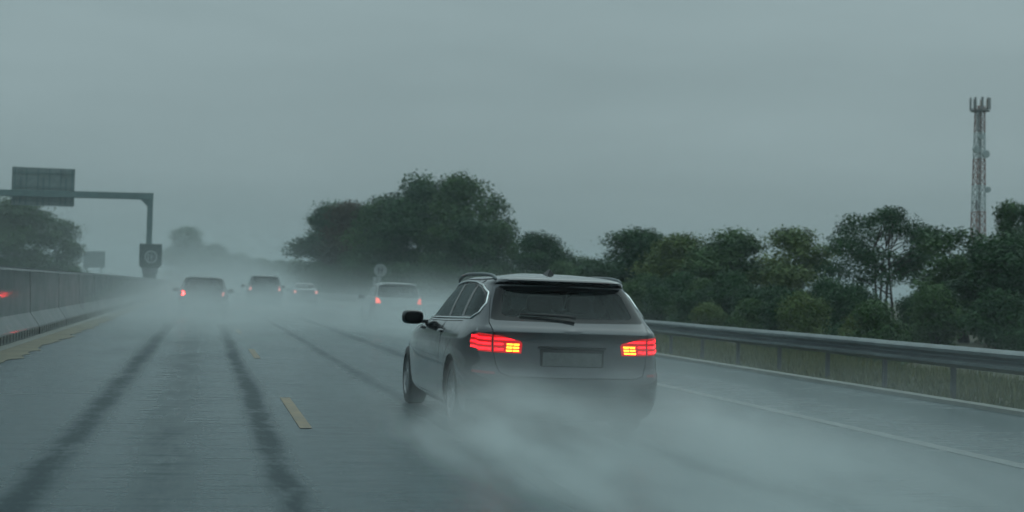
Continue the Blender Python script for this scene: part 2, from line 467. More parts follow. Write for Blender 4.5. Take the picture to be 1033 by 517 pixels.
def tree_proto(seed, kind):
    """unit tree: 1 m tall, crown about `wid` wide; returns (trunk mesh, crown mesh)"""
    r = random.Random(seed); rn = np.random.default_rng(seed)
    P = dict(round=dict(base=0.16, cw=0.62, n=44, lob=0.125, leaves=26000, size=0.019, trunks=1),
             high=dict(base=0.42, cw=0.95, n=64, lob=0.095, leaves=20000, size=0.016, trunks=4),
             airy=dict(base=0.22, cw=0.70, n=40, lob=0.115, leaves=16000, size=0.020, trunks=2),
             poplar=dict(base=0.08, cw=0.22, n=110, lob=0.060, leaves=14000, size=0.016, trunks=1),
             bush=dict(base=0.02, cw=1.25, n=42, lob=0.21, leaves=18000, size=0.038, trunks=3))[kind]
    lobes = []
    while len(lobes) < P['n']:
        u = r.random(); th = r.random() * 2 * PI; rad = math.sqrt(r.random())
        z = P['base'] + (0.94 - P['base']) * u
        if kind == 'poplar': env = (u * 4) ** 0.5 * 0.5 if u < 0.25 else (1 - (u - 0.25) / 0.78) ** 0.4 * 1.0
        elif kind == 'high': env = max(0, 1 - (abs(u - 0.42) / 0.60) ** 2.2) ** 0.5
        elif kind == 'bush': env = max(0, 1 - u ** 2.0) ** 0.5 * (0.8 + 0.2 * r.random())
        else: env = max(0, 1 - (abs(u - 0.40) / 0.62) ** 2.0) ** 0.5
        env *= 0.80 + 0.30 * math.sin(3 * th + seed) * math.sin(5 * u + seed * 2)
        R = P['cw'] * 0.5 * env * (0.45 + 0.55 * rad) - P['lob'] * 0.5
        if R < 0: R = 0.02 * r.random()
        lobes.append((R * math.cos(th), R * math.sin(th), z, P['lob'] * (0.6 + 0.7 * r.random())))
    L = np.array(lobes)
    w = L[:, 3] ** 2; w /= w.sum()
    idx = rn.choice(len(L), P['leaves'], p=w)
    d = rn.normal(size=(P['leaves'], 3)); d /= np.linalg.norm(d, axis=1)[:, None]
    rad = rn.random(P['leaves']) ** 0.30 * (1 + 0.16 * rn.normal(size=P['leaves']))
    d[:, 2] *= 0.8
    pts = L[idx, :3] + d * (L[idx, 3] * rad)[:, None]
    pts[:, 2] = np.maximum(pts[:, 2], 0.015)
    lt = rn.random(len(L))
    tone = 0.70 * lt[idx] + 0.30 * rn.random(P['leaves'])
    crown = leaf_mesh('crown', pts, P['size'], rn, tone, d)
    t = MB()
    nt = P['trunks']
    for k in range(nt):
        bx, by = (0, 0) if nt == 1 else (0.03 + 0.05 * k / nt * math.cos(2.4 * k), 0.05 * math.sin(2.4 * k))
        ln = (r.random() - 0.5) * 0.25 if nt > 1 else 0.03
        ln2 = (r.random() - 0.5) * 0.25 if nt > 1 else 0.02
        h = 0.72 if kind != 'bush' else 0.5
        tk = 0.022 / math.sqrt(nt)
        path = [(bx + ln * q * q + 0.008 * math.sin(7 * q + k), by + ln2 * q * q + 0.008 * math.cos(6 * q + k), h * q - 0.02) for q in (0, .2, .4, .6, .8, 1)]
        t.tube(path, [tk * (1 - 0.75 * q) for q in (0, .2, .4, .6, .8, 1)], 7)
        for q in range(14 if nt == 1 else 9):
            lo = lobes[r.randrange(len(lobes))]
            s0 = max(0.2, min(0.95, (lo[2] - 0.15) / h))
            i = min(4, int(s0 * 5)); f_ = s0 * 5 - i
            p0 = Vector(path[i]).lerp(Vector(path[i + 1]), f_)
            p2 = Vector(lo[:3]); p1 = p0.lerp(p2, 0.5) + Vector((0, 0, 0.03))
            t.tube([p0, p1, p2], [tk * 0.42, tk * 0.28, tk * 0.08], 5, False)
    return mesh('trunk', t.v, t.f, True), crown
PROTO = {}
for kind, seeds in (('round', (1, 2, 3)), ('high', (5,)), ('airy', (7, 8)), ('poplar', (9,)), ('bush', (11, 12, 13))):
    PROTO[kind] = [tree_proto(s, kind) for s in seeds]
for v in PROTO.values():
    for tm, cm in v: tm.materials.append(bark); cm.materials.append(leaf_dark)

def tree(name, kind, i, X, D, top, width, leaf, label, cat='tree', group=None, rz=0.0, bz=None):
    z0 = (g(X) - 0.30) if bz is None else bz
    t = empty(name, (X, D, z0), (0, 0, rz))
    tm, cm = PROTO[kind][i % len(PROTO[kind])]
    natural = dict(round=0.62, high=0.95, airy=0.70, poplar=0.22, bush=1.25)[kind]
    H = top - z0
    t.scale = (width / natural, width / natural, H)
    link('trunk', tm, None, t)
    c = link('crown', cm, None, t)
    c.material_slots[0].link = 'OBJECT'; c.material_slots[0].material = leaf
    tag(t, label, cat, group)
    return t
G1 = 'trees in the dark clump ahead beyond the right verge'
G2 = 'trees behind the guard rail on the right'
G3 = 'trees beyond the opposite carriageway'
G4 = 'faint trees at the end of the road'
tree('broadleaf_tree', 'round', 0, 17.2, 192, 12.8, 12.0, leaf_dark, 'leftmost dark tree of the big clump ahead, beside the small far car', 'tree', G1)
tree('broadleaf_tree', 'round', 1, 18.6, 178, 12.2, 9.5, leaf_rust, 'rusty brown tinged tree in the left part of the big clump', 'tree', G1, 1.0)
tree('broadleaf_tree', 'round', 2, 21.2, 165, 12.5, 10.5, leaf_mid, 'lighter green domed tree left of the tallest trees in the clump', 'tree', G1, 2.0)
tree('broadleaf_tree', 'round', 0, 23.6, 152, 13.8, 10.8, leaf_dark, 'tallest tree of the dark clump, above the silver white hatchback', 'tree', G1, 3.0)
tree('broadleaf_tree', 'round', 1, 26.8, 146, 13.6, 10.5, leaf_mid, 'tall tree right of the clump summit, above the grey estate mirror', 'tree', G1, 4.0)
tree('broadleaf_tree', 'airy', 0, 29.2, 138, 11.3, 8.2, leaf_mid, 'slimmer tree on the right shoulder of the dark clump', 'tree', G1, 5.0)
tree('broadleaf_tree', 'round', 2, 27.8, 112, 6.3, 6.6, leaf_dark, 'small round dark tree just left of the estate roof antenna', 'tree', G1, 0.6)
tree('broadleaf_tree', 'airy', 1, 24.5, 128, 8.0, 8.0, leaf_dark, 'low dark tree filling the clump behind the estate mirror', 'tree', G1, 1.6)
tree('broadleaf_tree', 'round', 1, 20.0, 150, 8.5, 9.0, leaf_dark, 'low dark tree in front of the clump above the round road sign', 'tree', G1, 2.6)
tree('broadleaf_tree', 'round', 0, 40.0, 142, 5.0, 6.0, leaf_mid, 'little tree in the gap above the estate roof', 'tree', G1, 3.3)
tree('broadleaf_tree', 'round', 1, 28.8, 88, 5.6, 7.6, leaf_dark, 'dark round tree just right of the grey estate roof', 'tree', G2, 0.3)
tree('broadleaf_tree', 'round', 2, 30.2, 83, 5.2, 6.8, leaf_pale, 'second tree right of the estate, medium green with a flat top', 'tree', G2, 1.3)
tree('broadleaf_tree', 'round', 0, 31.6, 78, 5.2, 6.8, leaf_mid, 'third tree right of the estate, feathery medium green', 'tree', G2, 2.3)
tree('broadleaf_tree', 'airy', 1, 33.8, 74, 5.3, 7.2, leaf_pale, 'thin yellow green tree left of the big round topped tree', 'tree', G2, 3.3)
tree('broadleaf_tree', 'high', 0, 35.3, 66, 6.25, 8.2, leaf_dark, 'big round topped tree on several bare stems with sky between them', 'tree', G2, 0.9)
tree('broadleaf_tree', 'airy', 0, 31.4, 52, 4.4, 6.0, leaf_mid, 'ragged dark tree right of the big round topped tree', 'tree', G2, 4.1)
tree('poplar_tree', 'poplar', 0, 40.1, 62, 6.6, 2.1, leaf_mid, 'slim upright poplar right of the mast', 'tree', G2, 0.0)
tree('poplar_tree', 'poplar', 0, 38.7, 58, 6.2, 2.0, leaf_dark, 'slim upright poplar cut off by the right edge', 'tree', G2, 2.0)
tree('broadleaf_tree', 'round', 0, 29.5, 46, 3.7, 5.0, leaf_dark, 'low spreading tree in the right corner below the poplars', 'tree', G2, 5.0)
tree('broadleaf_tree', 'round', 2, 34.0, 50, 4.6, 5.0, leaf_dark, 'dark tree at the right edge under the poplars', 'tree', G2, 2.2)
tree('broadleaf_tree', 'round', 2, -20.5, 112, 8.2, 8.5, leaf_mid, 'dark tree cut off by the left edge behind the gantry panel', 'tree', G3, 0.4)
tree('broadleaf_tree', 'round', 0, -16.0, 124, 8.3, 8.6, leaf_mid, 'tree under the gantry panel beyond the median wall', 'tree', G3, 1.4)
tree('broadleaf_tree', 'airy', 1, -13.6, 134, 6.9, 7.0, leaf_mid, 'smaller tree to the right of the gantry panel, beside the far sign', 'tree', G3, 2.4)
tree('broadleaf_tree', 'round', 1, -4.4, 330, 14.2, 14.0, leaf_mid, 'faint domed tree in the mist right of the gantry post', 'tree', G4, 0.2)
tree('broadleaf_tree', 'round', 2, 2.6, 350, 11.2, 10.5, leaf_mid, 'faint smaller tree joined to the misty dome right of the gantry', 'tree', G4, 1.2)
for k, (x, d, h) in enumerate(((9.2, 380, 9.6), (16, 400, 8.6), (21.6, 410, 8.6), (27, 420, 8.8))):
    tree('broadleaf_tree', 'round', k, x, d, h, 11, leaf_mid, ('leftmost', 'second from left', 'third from left', 'rightmost')[k] + ' of four very faint low trees at the misty road end', 'tree', G4, k)
rb = random.Random(21)
def hedge(n, x0, x1, d0, d1, h0, h1, label, group, leaf):
    for k in range(n):
        f = (k + 0.5) / n
        X = x0 + (x1 - x0) * f + rb.uniform(-0.8, 0.8); D = d0 + (d1 - d0) * f + rb.uniform(-0.8, 0.8)
        h = h0 + (h1 - h0) * f + rb.uniform(-0.35, 0.35)
        tree('shrub', 'bush', rb.randrange(3), X, D, h, h * rb.uniform(1.1, 1.5) + 0.8, rb.choice(leaf), label, 'shrub', group, rb.uniform(0, 6))
hedge(18, 17.0, 20.5, 30, 74, 1.0, 1.5, 'low dark shrub in the front row of the hedge behind the guard rail', 'front hedge behind the guard rail', [leaf_dark, leaf_mid, leaf_pale])
hedge(16, 23.5, 27.0, 36, 82, 1.7, 2.2, 'taller dark shrub in the back row of the hedge under the trees', 'back hedge under the trees', [leaf_dark, leaf_mid, leaf_dark])
hedge(16, 20.5, 15.5, 84, 190, 2.6, 4.2, 'dark shrub at the foot of the big clump ahead', 'shrubs under the clump ahead', [leaf_dark])
hedge(8, 27, 31, 90, 124, 3.0, 3.4, 'dark shrub seen just over the grey estate roof', 'shrubs beyond the estate', [leaf_dark, leaf_mid])
hedge(9, -21.5, -20.0, 84, 190, 2.4, 3.4, 'dim shrub beyond the median wall on the left', 'shrubs beyond the opposite carriageway', [leaf_mid])

# ------------------------------------------------------------------ gantry, signs
gt = tag(empty('sign_gantry', (-4.45, 112, g(-4.45))), 'green grey steel cantilever gantry carrying a sign seen from behind', 'gantry')
MB().box(-0.22, 0.22, -0.2, 0.2, 0, 7.98).build('post', gantry_steel, gt, bevel=0.03)
MB().box(-0.45, 0.45, -0.45, 0.45, -0.1, 0.08).build('base_plate', gantry_steel, gt)
MB().prism([(0.23, 7.75), (0.23, 8.28), (-11.9, 8.12), (-11.9, 7.60)], -0.21, 0.21).build('arm', gantry_steel, gt, bevel=0.02)
MB().prism([(-0.22, 7.2), (-0.22, 7.74), (-0.75, 7.74)], -0.08, 0.08).build('gusset', gantry_steel, gt)
sp = MB().box(-10.6, -5.86, 0.36, 0.40, 6.98, 9.98).build('sign_panel', sign_back, gt)
for k in range(6):
    x = -10.35 + 0.86 * k
    MB().box(x - 0.05, x + 0.05, 0.285, 0.359, 7.0, 9.96).build('stiffener', gantry_steel, sp)
for z in (7.35, 8.45, 9.55):
    MB().box(-10.58, -5.88, 0.24, 0.284, z - 0.04, z + 0.04).build('cross_rib', gantry_steel, sp)
for x in (-9.9, -8.2, -6.5):
    MB().box(x - 0.07, x + 0.07, 0.212, 0.24, 7.1, 9.2).build('bracket', gantry_steel, gt)

ls = tag(empty('lane_sign', (-4.3, 111.6, 2.3)), 'dark square sign with a pale circle on the gantry post', 'sign')
MB().prism([(-0.86, 0.25), (-0.86, 1.95), (0.88, 1.95), (0.88, 0.25), (0.66, 0.0), (-0.66, 0.0)], 0.0, 0.10).build('sign_face', sign_dark, ls)
MB().lathe([(-0.012, 0.50), (-0.016, 0.50), (-0.016, 0.40), (-0.012, 0.40)], (0.05, 0, 0.92), 'y', 32).build('ring', sign_pale, ls)
for x in (-0.16, 0.08):
    MB().box(x - 0.045, x + 0.045, -0.016, -0.008, 0.66, 1.18).build('stroke', sign_pale, ls)
MB().box(0.16, 0.34, -0.015, -0.008, 0.74, 1.10).build('faded_digit', sign_mid, ls)
MB().box(-0.60, 0.62, -0.02, 0.05, -0.42, -0.02).build('lower_plate', sign_mid, ls)
MB().box(-0.55, 0.50, -0.015, 0.06, -0.80, -0.42).build('control_box', sign_dark, ls)
MB().box(-0.3, 0.3, 0.10, 0.20, 0.3, 1.4).build('bracket', gantry_steel, ls)

fs_ = tag(empty('direction_sign', (-14.6, 190, g(-14.6))), 'faint rectangular sign back far off left of the gantry post', 'sign')
MB().box(-1.4, 1.4, 0, 0.06, 2.75, 4.95).build('sign_panel', sign_back, fs_)
for x in (-0.9, 0.9):
    MB().box(x - 0.07, x + 0.07, 0.06, 0.2, -0.1, 4.7).build('post', gantry_steel, fs_)

rs = tag(empty('round_road_sign', (10.9, 86, g(10.9))), 'small pale round sign over a square plate beside the silver white hatchback', 'sign')
MB().tube([(0, 0.06, -0.2), (0, 0.06, 2.85)], 0.035, 8).build('post', galv_dark, rs)
MB().lathe([(0.0, 0.001), (0.0, 0.42), (0.02, 0.42), (0.02, 0.001)], (0, 0, 2.45), 'y', 24).build('disc', sign_white, rs)
for x, z in ((-0.1, 2.45), (0.1, 2.45)):
    MB().box(x - 0.03, x + 0.03, -0.006, -0.002, z - 0.2, z + 0.2).build('stroke', sign_black, rs)
MB().box(-0.2, 0.2, -0.0065, -0.0025, 2.43, 2.50).build('stroke', sign_black, rs)
MB().box(-0.45, 0.05, 0, 0.02, 1.50, 2.02).build('square_plate', sign_white, rs)
MB().box(-0.23, -0.17, -0.006, -0.002, 1.58, 1.94).build('stroke', sign_black, rs)

# ------------------------------------------------------------------ lattice mast
tw = tag(empty('phone_mast', (105.3, 170, -1.0)), 'red and white lattice phone mast crowned with antennas', 'mast')
TH = 29.6
def half(z): return 0.86 - 0.40 * min(1, z / TH)
band = 8
for k in range(band):
    z0, z1 = TH * k / band, TH * (k + 1) / band
    b = MB()
    for sx in (-1, 1):
        for sy in (-1, 1):
            b.tube([(sx * half(z0), sy * half(z0), z0), (sx * half(z1), sy * half(z1), z1)], 0.085, 6)
    n = 3
    for q in range(n):
        a, c = z0 + (z1 - z0) * q / n, z0 + (z1 - z0) * (q + 1) / n
        ha, hc = half(a), half(c)
        for i in range(4):
            cs = [(-1, -1), (1, -1), (1, 1), (-1, 1)]
            p, r2 = cs[i], cs[(i + 1) % 4]
            b.tube([(p[0] * ha, p[1] * ha, a), (r2[0] * hc, r2[1] * hc, c)], 0.045, 4)
            b.tube([(r2[0] * ha, r2[1] * ha, a), (p[0] * hc, p[1] * hc, c)], 0.045, 4)
            b.tube([(p[0] * hc, p[1] * hc, c - 0.01), (r2[0] * hc, r2[1] * hc, c - 0.01)], 0.045, 4)
    b.build('lattice_section', tower_red if k % 2 else tower_white, tw)
b = MB().tube([(0.25, 0.2, 0), (0.2, 0.2, TH)], 0.10, 6)
for q in range(60): b.box(-0.25, 0.25, 0.1, 0.16, 0.4 + q * 0.48, 0.45 + q * 0.48)
b.build('ladder', antenna_grey, tw)
MB().lathe([(0, 0.2), (0, 1.35), (0.09, 1.35), (0.09, 0.2)], (0, 0, TH - 0.7), 'z', 20).build('platform', antenna_grey, tw)
for k in range(9):
    a = 2 * PI * k / 9 + 0.2
    x, y = 1.35 * math.cos(a), 1.35 * math.sin(a)
    o = MB().box(-0.15, 0.15, -0.08, 0.08, -0.45, 1.15).build('antenna_panel', antenna_brown if k in (0, 1) else antenna_grey, tw, bevel=0.03)
    o.location = (x, y, TH); o.rotation_euler = (0, 0, a + PI / 2)
    MB().tube([(0.4 * math.cos(a), 0.4 * math.sin(a), TH - 0.6), (x, y, TH - 0.3)], 0.05, 5).build('antenna_arm', antenna_grey, tw)
for (x, y, z, r_) in ((-0.9, -0.5, 22.9, 0.48), (0.35, -0.9, 22.2, 0.55), (1.05, -0.4, 17.3, 0.42), (-0.4, -0.8, 24.6, 0.4)):
    MB().lathe([(0, 0.02), (0, r_), (0.35, r_), (0.45, 0.02)], (x, y - 0.3, z + 0.6), 'y', 18).build('dish', tower_white, tw)
for z in (11.0, 15.0, 26.0, 27.4):
    MB().box(-0.85, -0.6, -0.8, -0.6, z, z + 1.4).build('equipment_box', antenna_grey, tw)

# ------------------------------------------------------------------ cars
def pchip(pts):
    xs = np.array([p[0] for p in pts], float); ys = np.array([p[1] for p in pts], float)
    h = np.diff(xs); d = np.diff(ys) / h
    m = np.zeros(len(xs)); m[0], m[-1] = d[0], d[-1]
    for i in range(1, len(xs) - 1):
        if d[i - 1] * d[i] > 0:
            w1, w2 = 2 * h[i] + h[i - 1], h[i] + 2 * h[i - 1]
            m[i] = (w1 + w2) / (w1 / d[i - 1] + w2 / d[i])
    def f(x):
        x = np.clip(np.asarray(x, float), xs[0], xs[-1])
        i = np.clip(np.searchsorted(xs, x) - 1, 0, len(xs) - 2)
        t = (x - xs[i]) / h[i]
        return ((1 + 2 * t) * (1 - t) ** 2 * ys[i] + t * (1 - t) ** 2 * h[i] * m[i]
                + t * t * (3 - 2 * t) * ys[i + 1] + t * t * (t - 1) * h[i] * m[i + 1])
    return f

class Shell:
    """car skin as stacked rounded outlines; (s, v) is a flat chart of the left half, front centre to rear centre"""
    SL, SR = 4.6, 0.9
    def __init__(s, rear, front, width, n=6.0, nf=4.0):
        s.yr, s.yf, s.w = pchip(rear), pchip(front), pchip(width)
        s.z0, s.z1 = width[0][0], width[-1][0]
        s.n, s.nf = n, nf
        zz = np.linspace(s.z0, s.z1, 1500)
        s.zz = zz
        s.vv = np.concatenate([[0], np.cumsum(np.hypot(np.diff(zz), np.diff(s.w(zz))) + 0.15 * np.abs(np.diff(s.yr(zz))))])
        s.v1 = s.vv[-1]
    def v(s, z): return np.interp(z, s.zz, s.vv)
    def z(s, v): return np.interp(v, s.vv, s.zz)
    def P(s, S_, V):
        S_, V = np.asarray(S_, float), np.asarray(V, float)
        z = s.z(V); w, yr, yf = s.w(z), s.yr(z), s.yf(z); ym = (yr + yf) / 2
        a = np.where(S_ < 0, 1 + S_ / s.SR, np.where(S_ > s.SL, 1 - (S_ - s.SL) / s.SR, 1.0)).clip(0, 1)
        b = (2 * S_ / s.SL - 1).clip(-1, 1)
        n = np.where(b < 0, s.nf, s.n)
        q = (np.abs(a) ** n + np.abs(b) ** n) ** (1 / n)
        t = b / q
        return np.stack([-w * a / q, ym + np.where(t > 0, (yr - ym) * t, (yf - ym) * -t), z], -1)
    def R(s, x, z):                                # rear-view point -> chart
        n = s.n; r = min(0.99999, abs(x) / float(s.w(z)))
        an = r ** n / (1 - r ** n)
        if an <= 1: return (s.SL + (1 - an ** (1 / n)) * s.SR, float(s.v(z)))
        return ((max(0, r ** -n - 1) ** (1 / n) + 1) / 2 * s.SL, float(s.v(z)))
    def F(s, x, z):                                # front-view point -> chart
        n = s.nf; r = min(0.99999, abs(x) / float(s.w(z)))
        an = r ** n / (1 - r ** n)
        if an <= 1: return (-(1 - an ** (1 / n)) * s.SR, float(s.v(z)))
        return ((1 - max(0, r ** -n - 1) ** (1 / n)) / 2 * s.SL, float(s.v(z)))
    def Sd(s, y, z):                               # side-view point -> chart
        yr, yf = float(s.yr(z)), float(s.yf(z)); ym = (yr + yf) / 2
        t = (y - ym) / (yr - ym) if y < ym else (y - ym) / (yf - ym) * -1
        n = s.n if t > 0 else s.nf
        u = min(0.99999, abs(t)); bn = u ** n / (1 - u ** n); sg = 1 if t > 0 else -1
        if bn <= 1: return ((sg * bn ** (1 / n) + 1) / 2 * s.SL, float(s.v(z)))
        a = max(0, u ** -n - 1) ** (1 / n)
        return (s.SL + (1 - a) * s.SR if t > 0 else -(1 - a) * s.SR, float(s.v(z)))
    def N(s, S_, V):
        e = 0.004
        S_, V = np.asarray(S_, float), np.asarray(V, float)
        du = s.P(np.minimum(S_ + e, s.SL + s.SR), V) - s.P(np.maximum(S_ - e, -s.SR), V)
        dv = s.P(S_, np.minimum(V + e, s.v1)) - s.P(S_, np.maximum(V - e, 0))
        n_ = np.cross(du, dv); ln = np.linalg.norm(n_, axis=-1, keepdims=True)
        n_ = n_ / np.maximum(ln, 1e-9)
        p = s.P(S_, V); out = p - np.array([0, 2.2, 0.75])
        return np.where((n_ * out).sum(-1, keepdims=True) < 0, -n_, n_)

KIND = dict(R=Shell.R, S=Shell.Sd, F=Shell.F)
def inside(poly, P):
    x, y = P[:, 0], P[:, 1]; r = np.zeros(len(P), bool)
    n = len(poly)
    for i in range(n):
        (x0, y0), (x1, y1) = poly[i], poly[(i + 1) % n]
        if y0 == y1: continue
        c = ((y0 > y) != (y1 > y)) & (x < (x1 - x0) * (y - y0) / (y1 - y0) + x0)
        r ^= c
    return r
def shrink(poly, d):
    n = len(poly); A = 0.5 * sum(poly[i][0] * poly[(i + 1) % n][1] - poly[(i + 1) % n][0] * poly[i][1] for i in range(n))
    sg = 1 if A > 0 else -1; out = []
    for i in range(n):
        p0, p1, p2 = np.array(poly[i - 1]), np.array(poly[i]), np.array(poly[(i + 1) % n])
        e1, e2 = p1 - p0, p2 - p1
        e1 = e1 / max(1e-9, np.linalg.norm(e1)); e2 = e2 / max(1e-9, np.linalg.norm(e2))
        nn = np.array([-e1[1] - e2[1], e1[0] + e2[0]]); nn = nn / max(0.3, np.linalg.norm(nn)) * sg
        out.append(tuple(p1 + nn * d))
    return out

def skin(sh, feats, ds, dv):
    """feats: list of (name, [('R'|'S', a, z), ...]); returns {name: (uv points, triangles)}"""
    smax = sh.SL + sh.SR
    polys = []
    for name, pts in feats:
        pl = []
        m = len(pts)
        for i in range(m):
            k0, a0, z0 = pts[i]; k1, a1, z1 = pts[(i + 1) % m]
            q0 = KIND[k0](sh, a0, z0)
            q1 = KIND[k1](sh, a1, z1)
            steps = max(1, int(math.hypot(q1[0] - q0[0], q1[1] - q0[1]) / (ds * 0.6)))
            for j in range(steps):
                t = j / steps
                if k0 == k1:
                    a, z = a0 + (a1 - a0) * t, z0 + (z1 - z0) * t
                    q = KIND[k0](sh, a, z)
                else: q = (q0[0] + (q1[0] - q0[0]) * t, q0[1] + (q1[1] - q0[1]) * t)
                pl.append((min(smax, max(-sh.SR, q[0])), min(sh.v1, max(0.0, q[1]))))
        if name.startswith('gap:'):
            polys.append(('shut_line', pl))
            inn = [(smax if p[0] > smax - 1e-4 else q[0], q[1]) for p, q in zip(pl, shrink(pl, 0.008))]
            polys.append((name[4:], inn))
        else: polys.append((name, pl))
    V, E = [], []
    for name, pl in polys:
        b = len(V); V += [Vector(p) for p in pl]; E += [(b + i, b + (i + 1) % len(pl)) for i in range(len(pl))]
    fp = np.array([tuple(v) for v in V]) if V else np.zeros((0, 2))
    us = np.unique(np.concatenate([np.linspace(-sh.SR, 0, max(4, int(sh.SR / ds / 0.8))), np.linspace(0, sh.SL, int(sh.SL / ds)), np.linspace(sh.SL, smax, max(6, int(sh.SR / ds * 1.3)))]))
    vs_ = np.linspace(0, sh.v1, int(sh.v1 / dv))
    for i, u in enumerate(us):
        for j, v in enumerate(vs_):
            bd = i in (0, len(us) - 1) or j in (0, len(vs_) - 1)
            if len(fp) and not bd:
                if np.min((fp[:, 0] - u) ** 2 + (fp[:, 1] - v) ** 2) < (0.28 * min(ds, dv)) ** 2: continue
            V.append(Vector((u, v)))
    ov, oe, of, *_ = geometry.delaunay_2d_cdt(V, E, [], 0, 1e-5)
    UV = np.array([tuple(v) for v in ov]); T = np.array([f for f in of if len(f) == 3])
    cen = UV[T].mean(1)
    lab = np.zeros(len(T), int); names = ['body']
    for name, pl in polys:
        if name not in names: names.append(name)
        lab[inside(pl, cen)] = names.index(name)
    return {nm: (UV, T[lab == k]) for k, nm in enumerate(names) if (lab == k).any()}

def panel(sh, UV, T, off, wall_, mirror):
    """part of the skin pushed out by off, with a rim of depth wall_"""
    used, inv = np.unique(T, return_inverse=True); T = inv.reshape(-1, 3)
    uv = UV[used]; P = sh.P(uv[:, 0], uv[:, 1]); N = sh.N(uv[:, 0], uv[:, 1])
    on0 = (uv[:, 0] > sh.SL + sh.SR - 1e-4) | (uv[:, 0] < -sh.SR + 1e-4)
    N[on0, 0] = 0
    top = P + N * off
    e = {}
    tris = []
    for t in T:
        a, b, c = top[t]
        nn = np.cross(b - a, c - a)
        t = tuple(int(i) for i in (t if nn @ N[t].sum(0) > 0 else t[::-1]))
        tris.append(t)
        for i in range(3):
            k = (t[i], t[(i + 1) % 3]); e[k] = 1
    vs = [tuple(p) for p in top]; fs = list(tris)
    if wall_:
        low = {}
        for (i, j) in list(e):
            if (j, i) in e: continue
            if on0[i] and on0[j]: continue
            for q in (i, j):
                if q not in low:
                    low[q] = len(vs); vs.append(tuple(P[q] + N[q] * (off - wall_)))
            fs.append((j, i, low[i], low[j]))
    if mirror:
        n = len(vs); vs += [(-x, y, z) for x, y, z in vs]; fs += [tuple(i + n for i in reversed(f)) for f in fs]
    return vs, fs
def flipx(vs, fs): return [(-x, y, z) for x, y, z in vs], [tuple(reversed(f)) for f in fs]

def build_skin(car, sh, parts, mats, offs, central, subs=None, right_mats=None):
    """central parts span both halves, others become one object a side; returns {name: [left, right]}"""
    out = {}
    subs = subs or {}
    order = sorted(parts, key=lambda k: k in subs)
    for nm in order:
        UV, T = parts[nm]; off, wl_ = offs.get(nm, (0.0, 0.012))
        label = nm.split('#')[0]
        if label == 'wheel_well': continue
        m = mats[label]
        if nm in central:
            vs, fs = panel(sh, UV, T, off, wl_, True)
            sides = [(vs, fs)]
        else:
            a = panel(sh, UV, T, off, wl_, False); sides = [a, flipx(*a)]
        out[nm] = []
        for k, (vs, fs) in enumerate(sides):
            me = mesh(label, vs, fs, True)
            bm = bmesh.new(); bm.from_mesh(me)
            if nm in central: bmesh.ops.remove_doubles(bm, verts=[v for v in bm.verts if abs(v.co.x) < 0.004], dist=0.0045)
            for ed in bm.edges:
                if len(ed.link_faces) == 2 and ed.calc_face_angle(0) > 0.85: ed.smooth = False
            bm.to_mesh(me); bm.free()
            par = car
            if nm in subs: q = out[subs[nm]]; par = q[min(k, len(q) - 1)]
            mm = (right_mats or {}).get(label, m) if k else m
            out[nm].append(link(label, me, mm, par))
    return out

def wheel(car, x, y, r, side, spokes=10):
    w = 0.215
    cx = x - side * w / 2
    pr = [(-w / 2, r * 0.70), (-w / 2 + 0.004, r * 0.80), (-w / 2 + 0.012, r * 0.95), (-w / 2 + 0.04, r * 0.995), (0, r),
          (w / 2 - 0.04, r * 0.995), (w / 2 - 0.012, r * 0.95), (w / 2 - 0.004, r * 0.80), (w / 2, r * 0.70)]
    b = MB().lathe(pr, (cx, y, r), 'x', 36)
    b.lathe([(-w / 2, r * 0.70), (w / 2, r * 0.70)], (cx, y, r), 'x', 36)
    t = b.build('wheel', rubber, car, smooth=True)
    m = MB()
    xo = x - side * 0.012
    m.lathe([(side * 0.0, r * 0.70), (side * 0.004, r * 0.66), (-side * 0.05, r * 0.63), (-side * 0.05, 0.02)], (xo, y, r), 'x', 36)
    m.lathe([(side * 0.0, 0.001), (side * 0.0, 0.05), (-side * 0.03, 0.065)], (xo, y, r), 'x', 16)
    for k in range(spokes):
        a = 2 * PI * k / spokes
        ca, sa = math.cos(a), math.sin(a)
        pts = []
        for xx in (xo - side * 0.035, xo - side * 0.006):
            for rr, hw in ((0.05, 0.022), (r * 0.665, 0.013)):
                for sgn in (-1, 1):
                    pts.append((xx, y + ca * rr - sa * hw * sgn, r + sa * rr + ca * hw * sgn))
        m.add(pts, [(4, 5, 7, 6), (0, 2, 3, 1), (0, 4, 6, 2), (1, 3, 7, 5)])
    m.build('rim', alloy, t)
    return t
def ellipsoid_box(b, c, s, k=4):                    # soft box used for cushions and mirrors
    n, m = 14, 9
    vs, fs = [], []
    f = lambda v: math.copysign(abs(v) ** (2.0 / k), v)
    for i in range(m):
        ph = -PI / 2 + PI * i / (m - 1)
        for j in range(n):
            th = 2 * PI * j / n
            vs.append((c[0] + s[0] * f(math.cos(ph)) * f(math.cos(th)), c[1] + s[1] * f(math.cos(ph)) * f(math.sin(th)), c[2] + s[2] * f(math.sin(ph))))
    for i in range(m - 1):
        for j in range(n): fs.append((i * n + j, i * n + (j + 1) % n, (i + 1) * n + (j + 1) % n, (i + 1) * n + j))
    return b.add(vs, fs)

def interior(car, rows, zs, head_z, wid):
    MB().box(-0.72, 0.72, 0.45, 4.05, 0.21, 0.60).build('underbody', black_plastic, car, bevel=0.03)
    for y, xs in rows:
        for x in xs:
            b = MB(); ellipsoid_box(b, (x, y, zs), (wid, 0.07, 0.32), 5)
            s_ = b.build('seat', cloth_dark, car, smooth=True)
            h = MB(); ellipsoid_box(h, (x, y - 0.03, head_z), (0.125, 0.045, 0.085), 4); h.build('headrest', cloth_dark, s_, smooth=True)

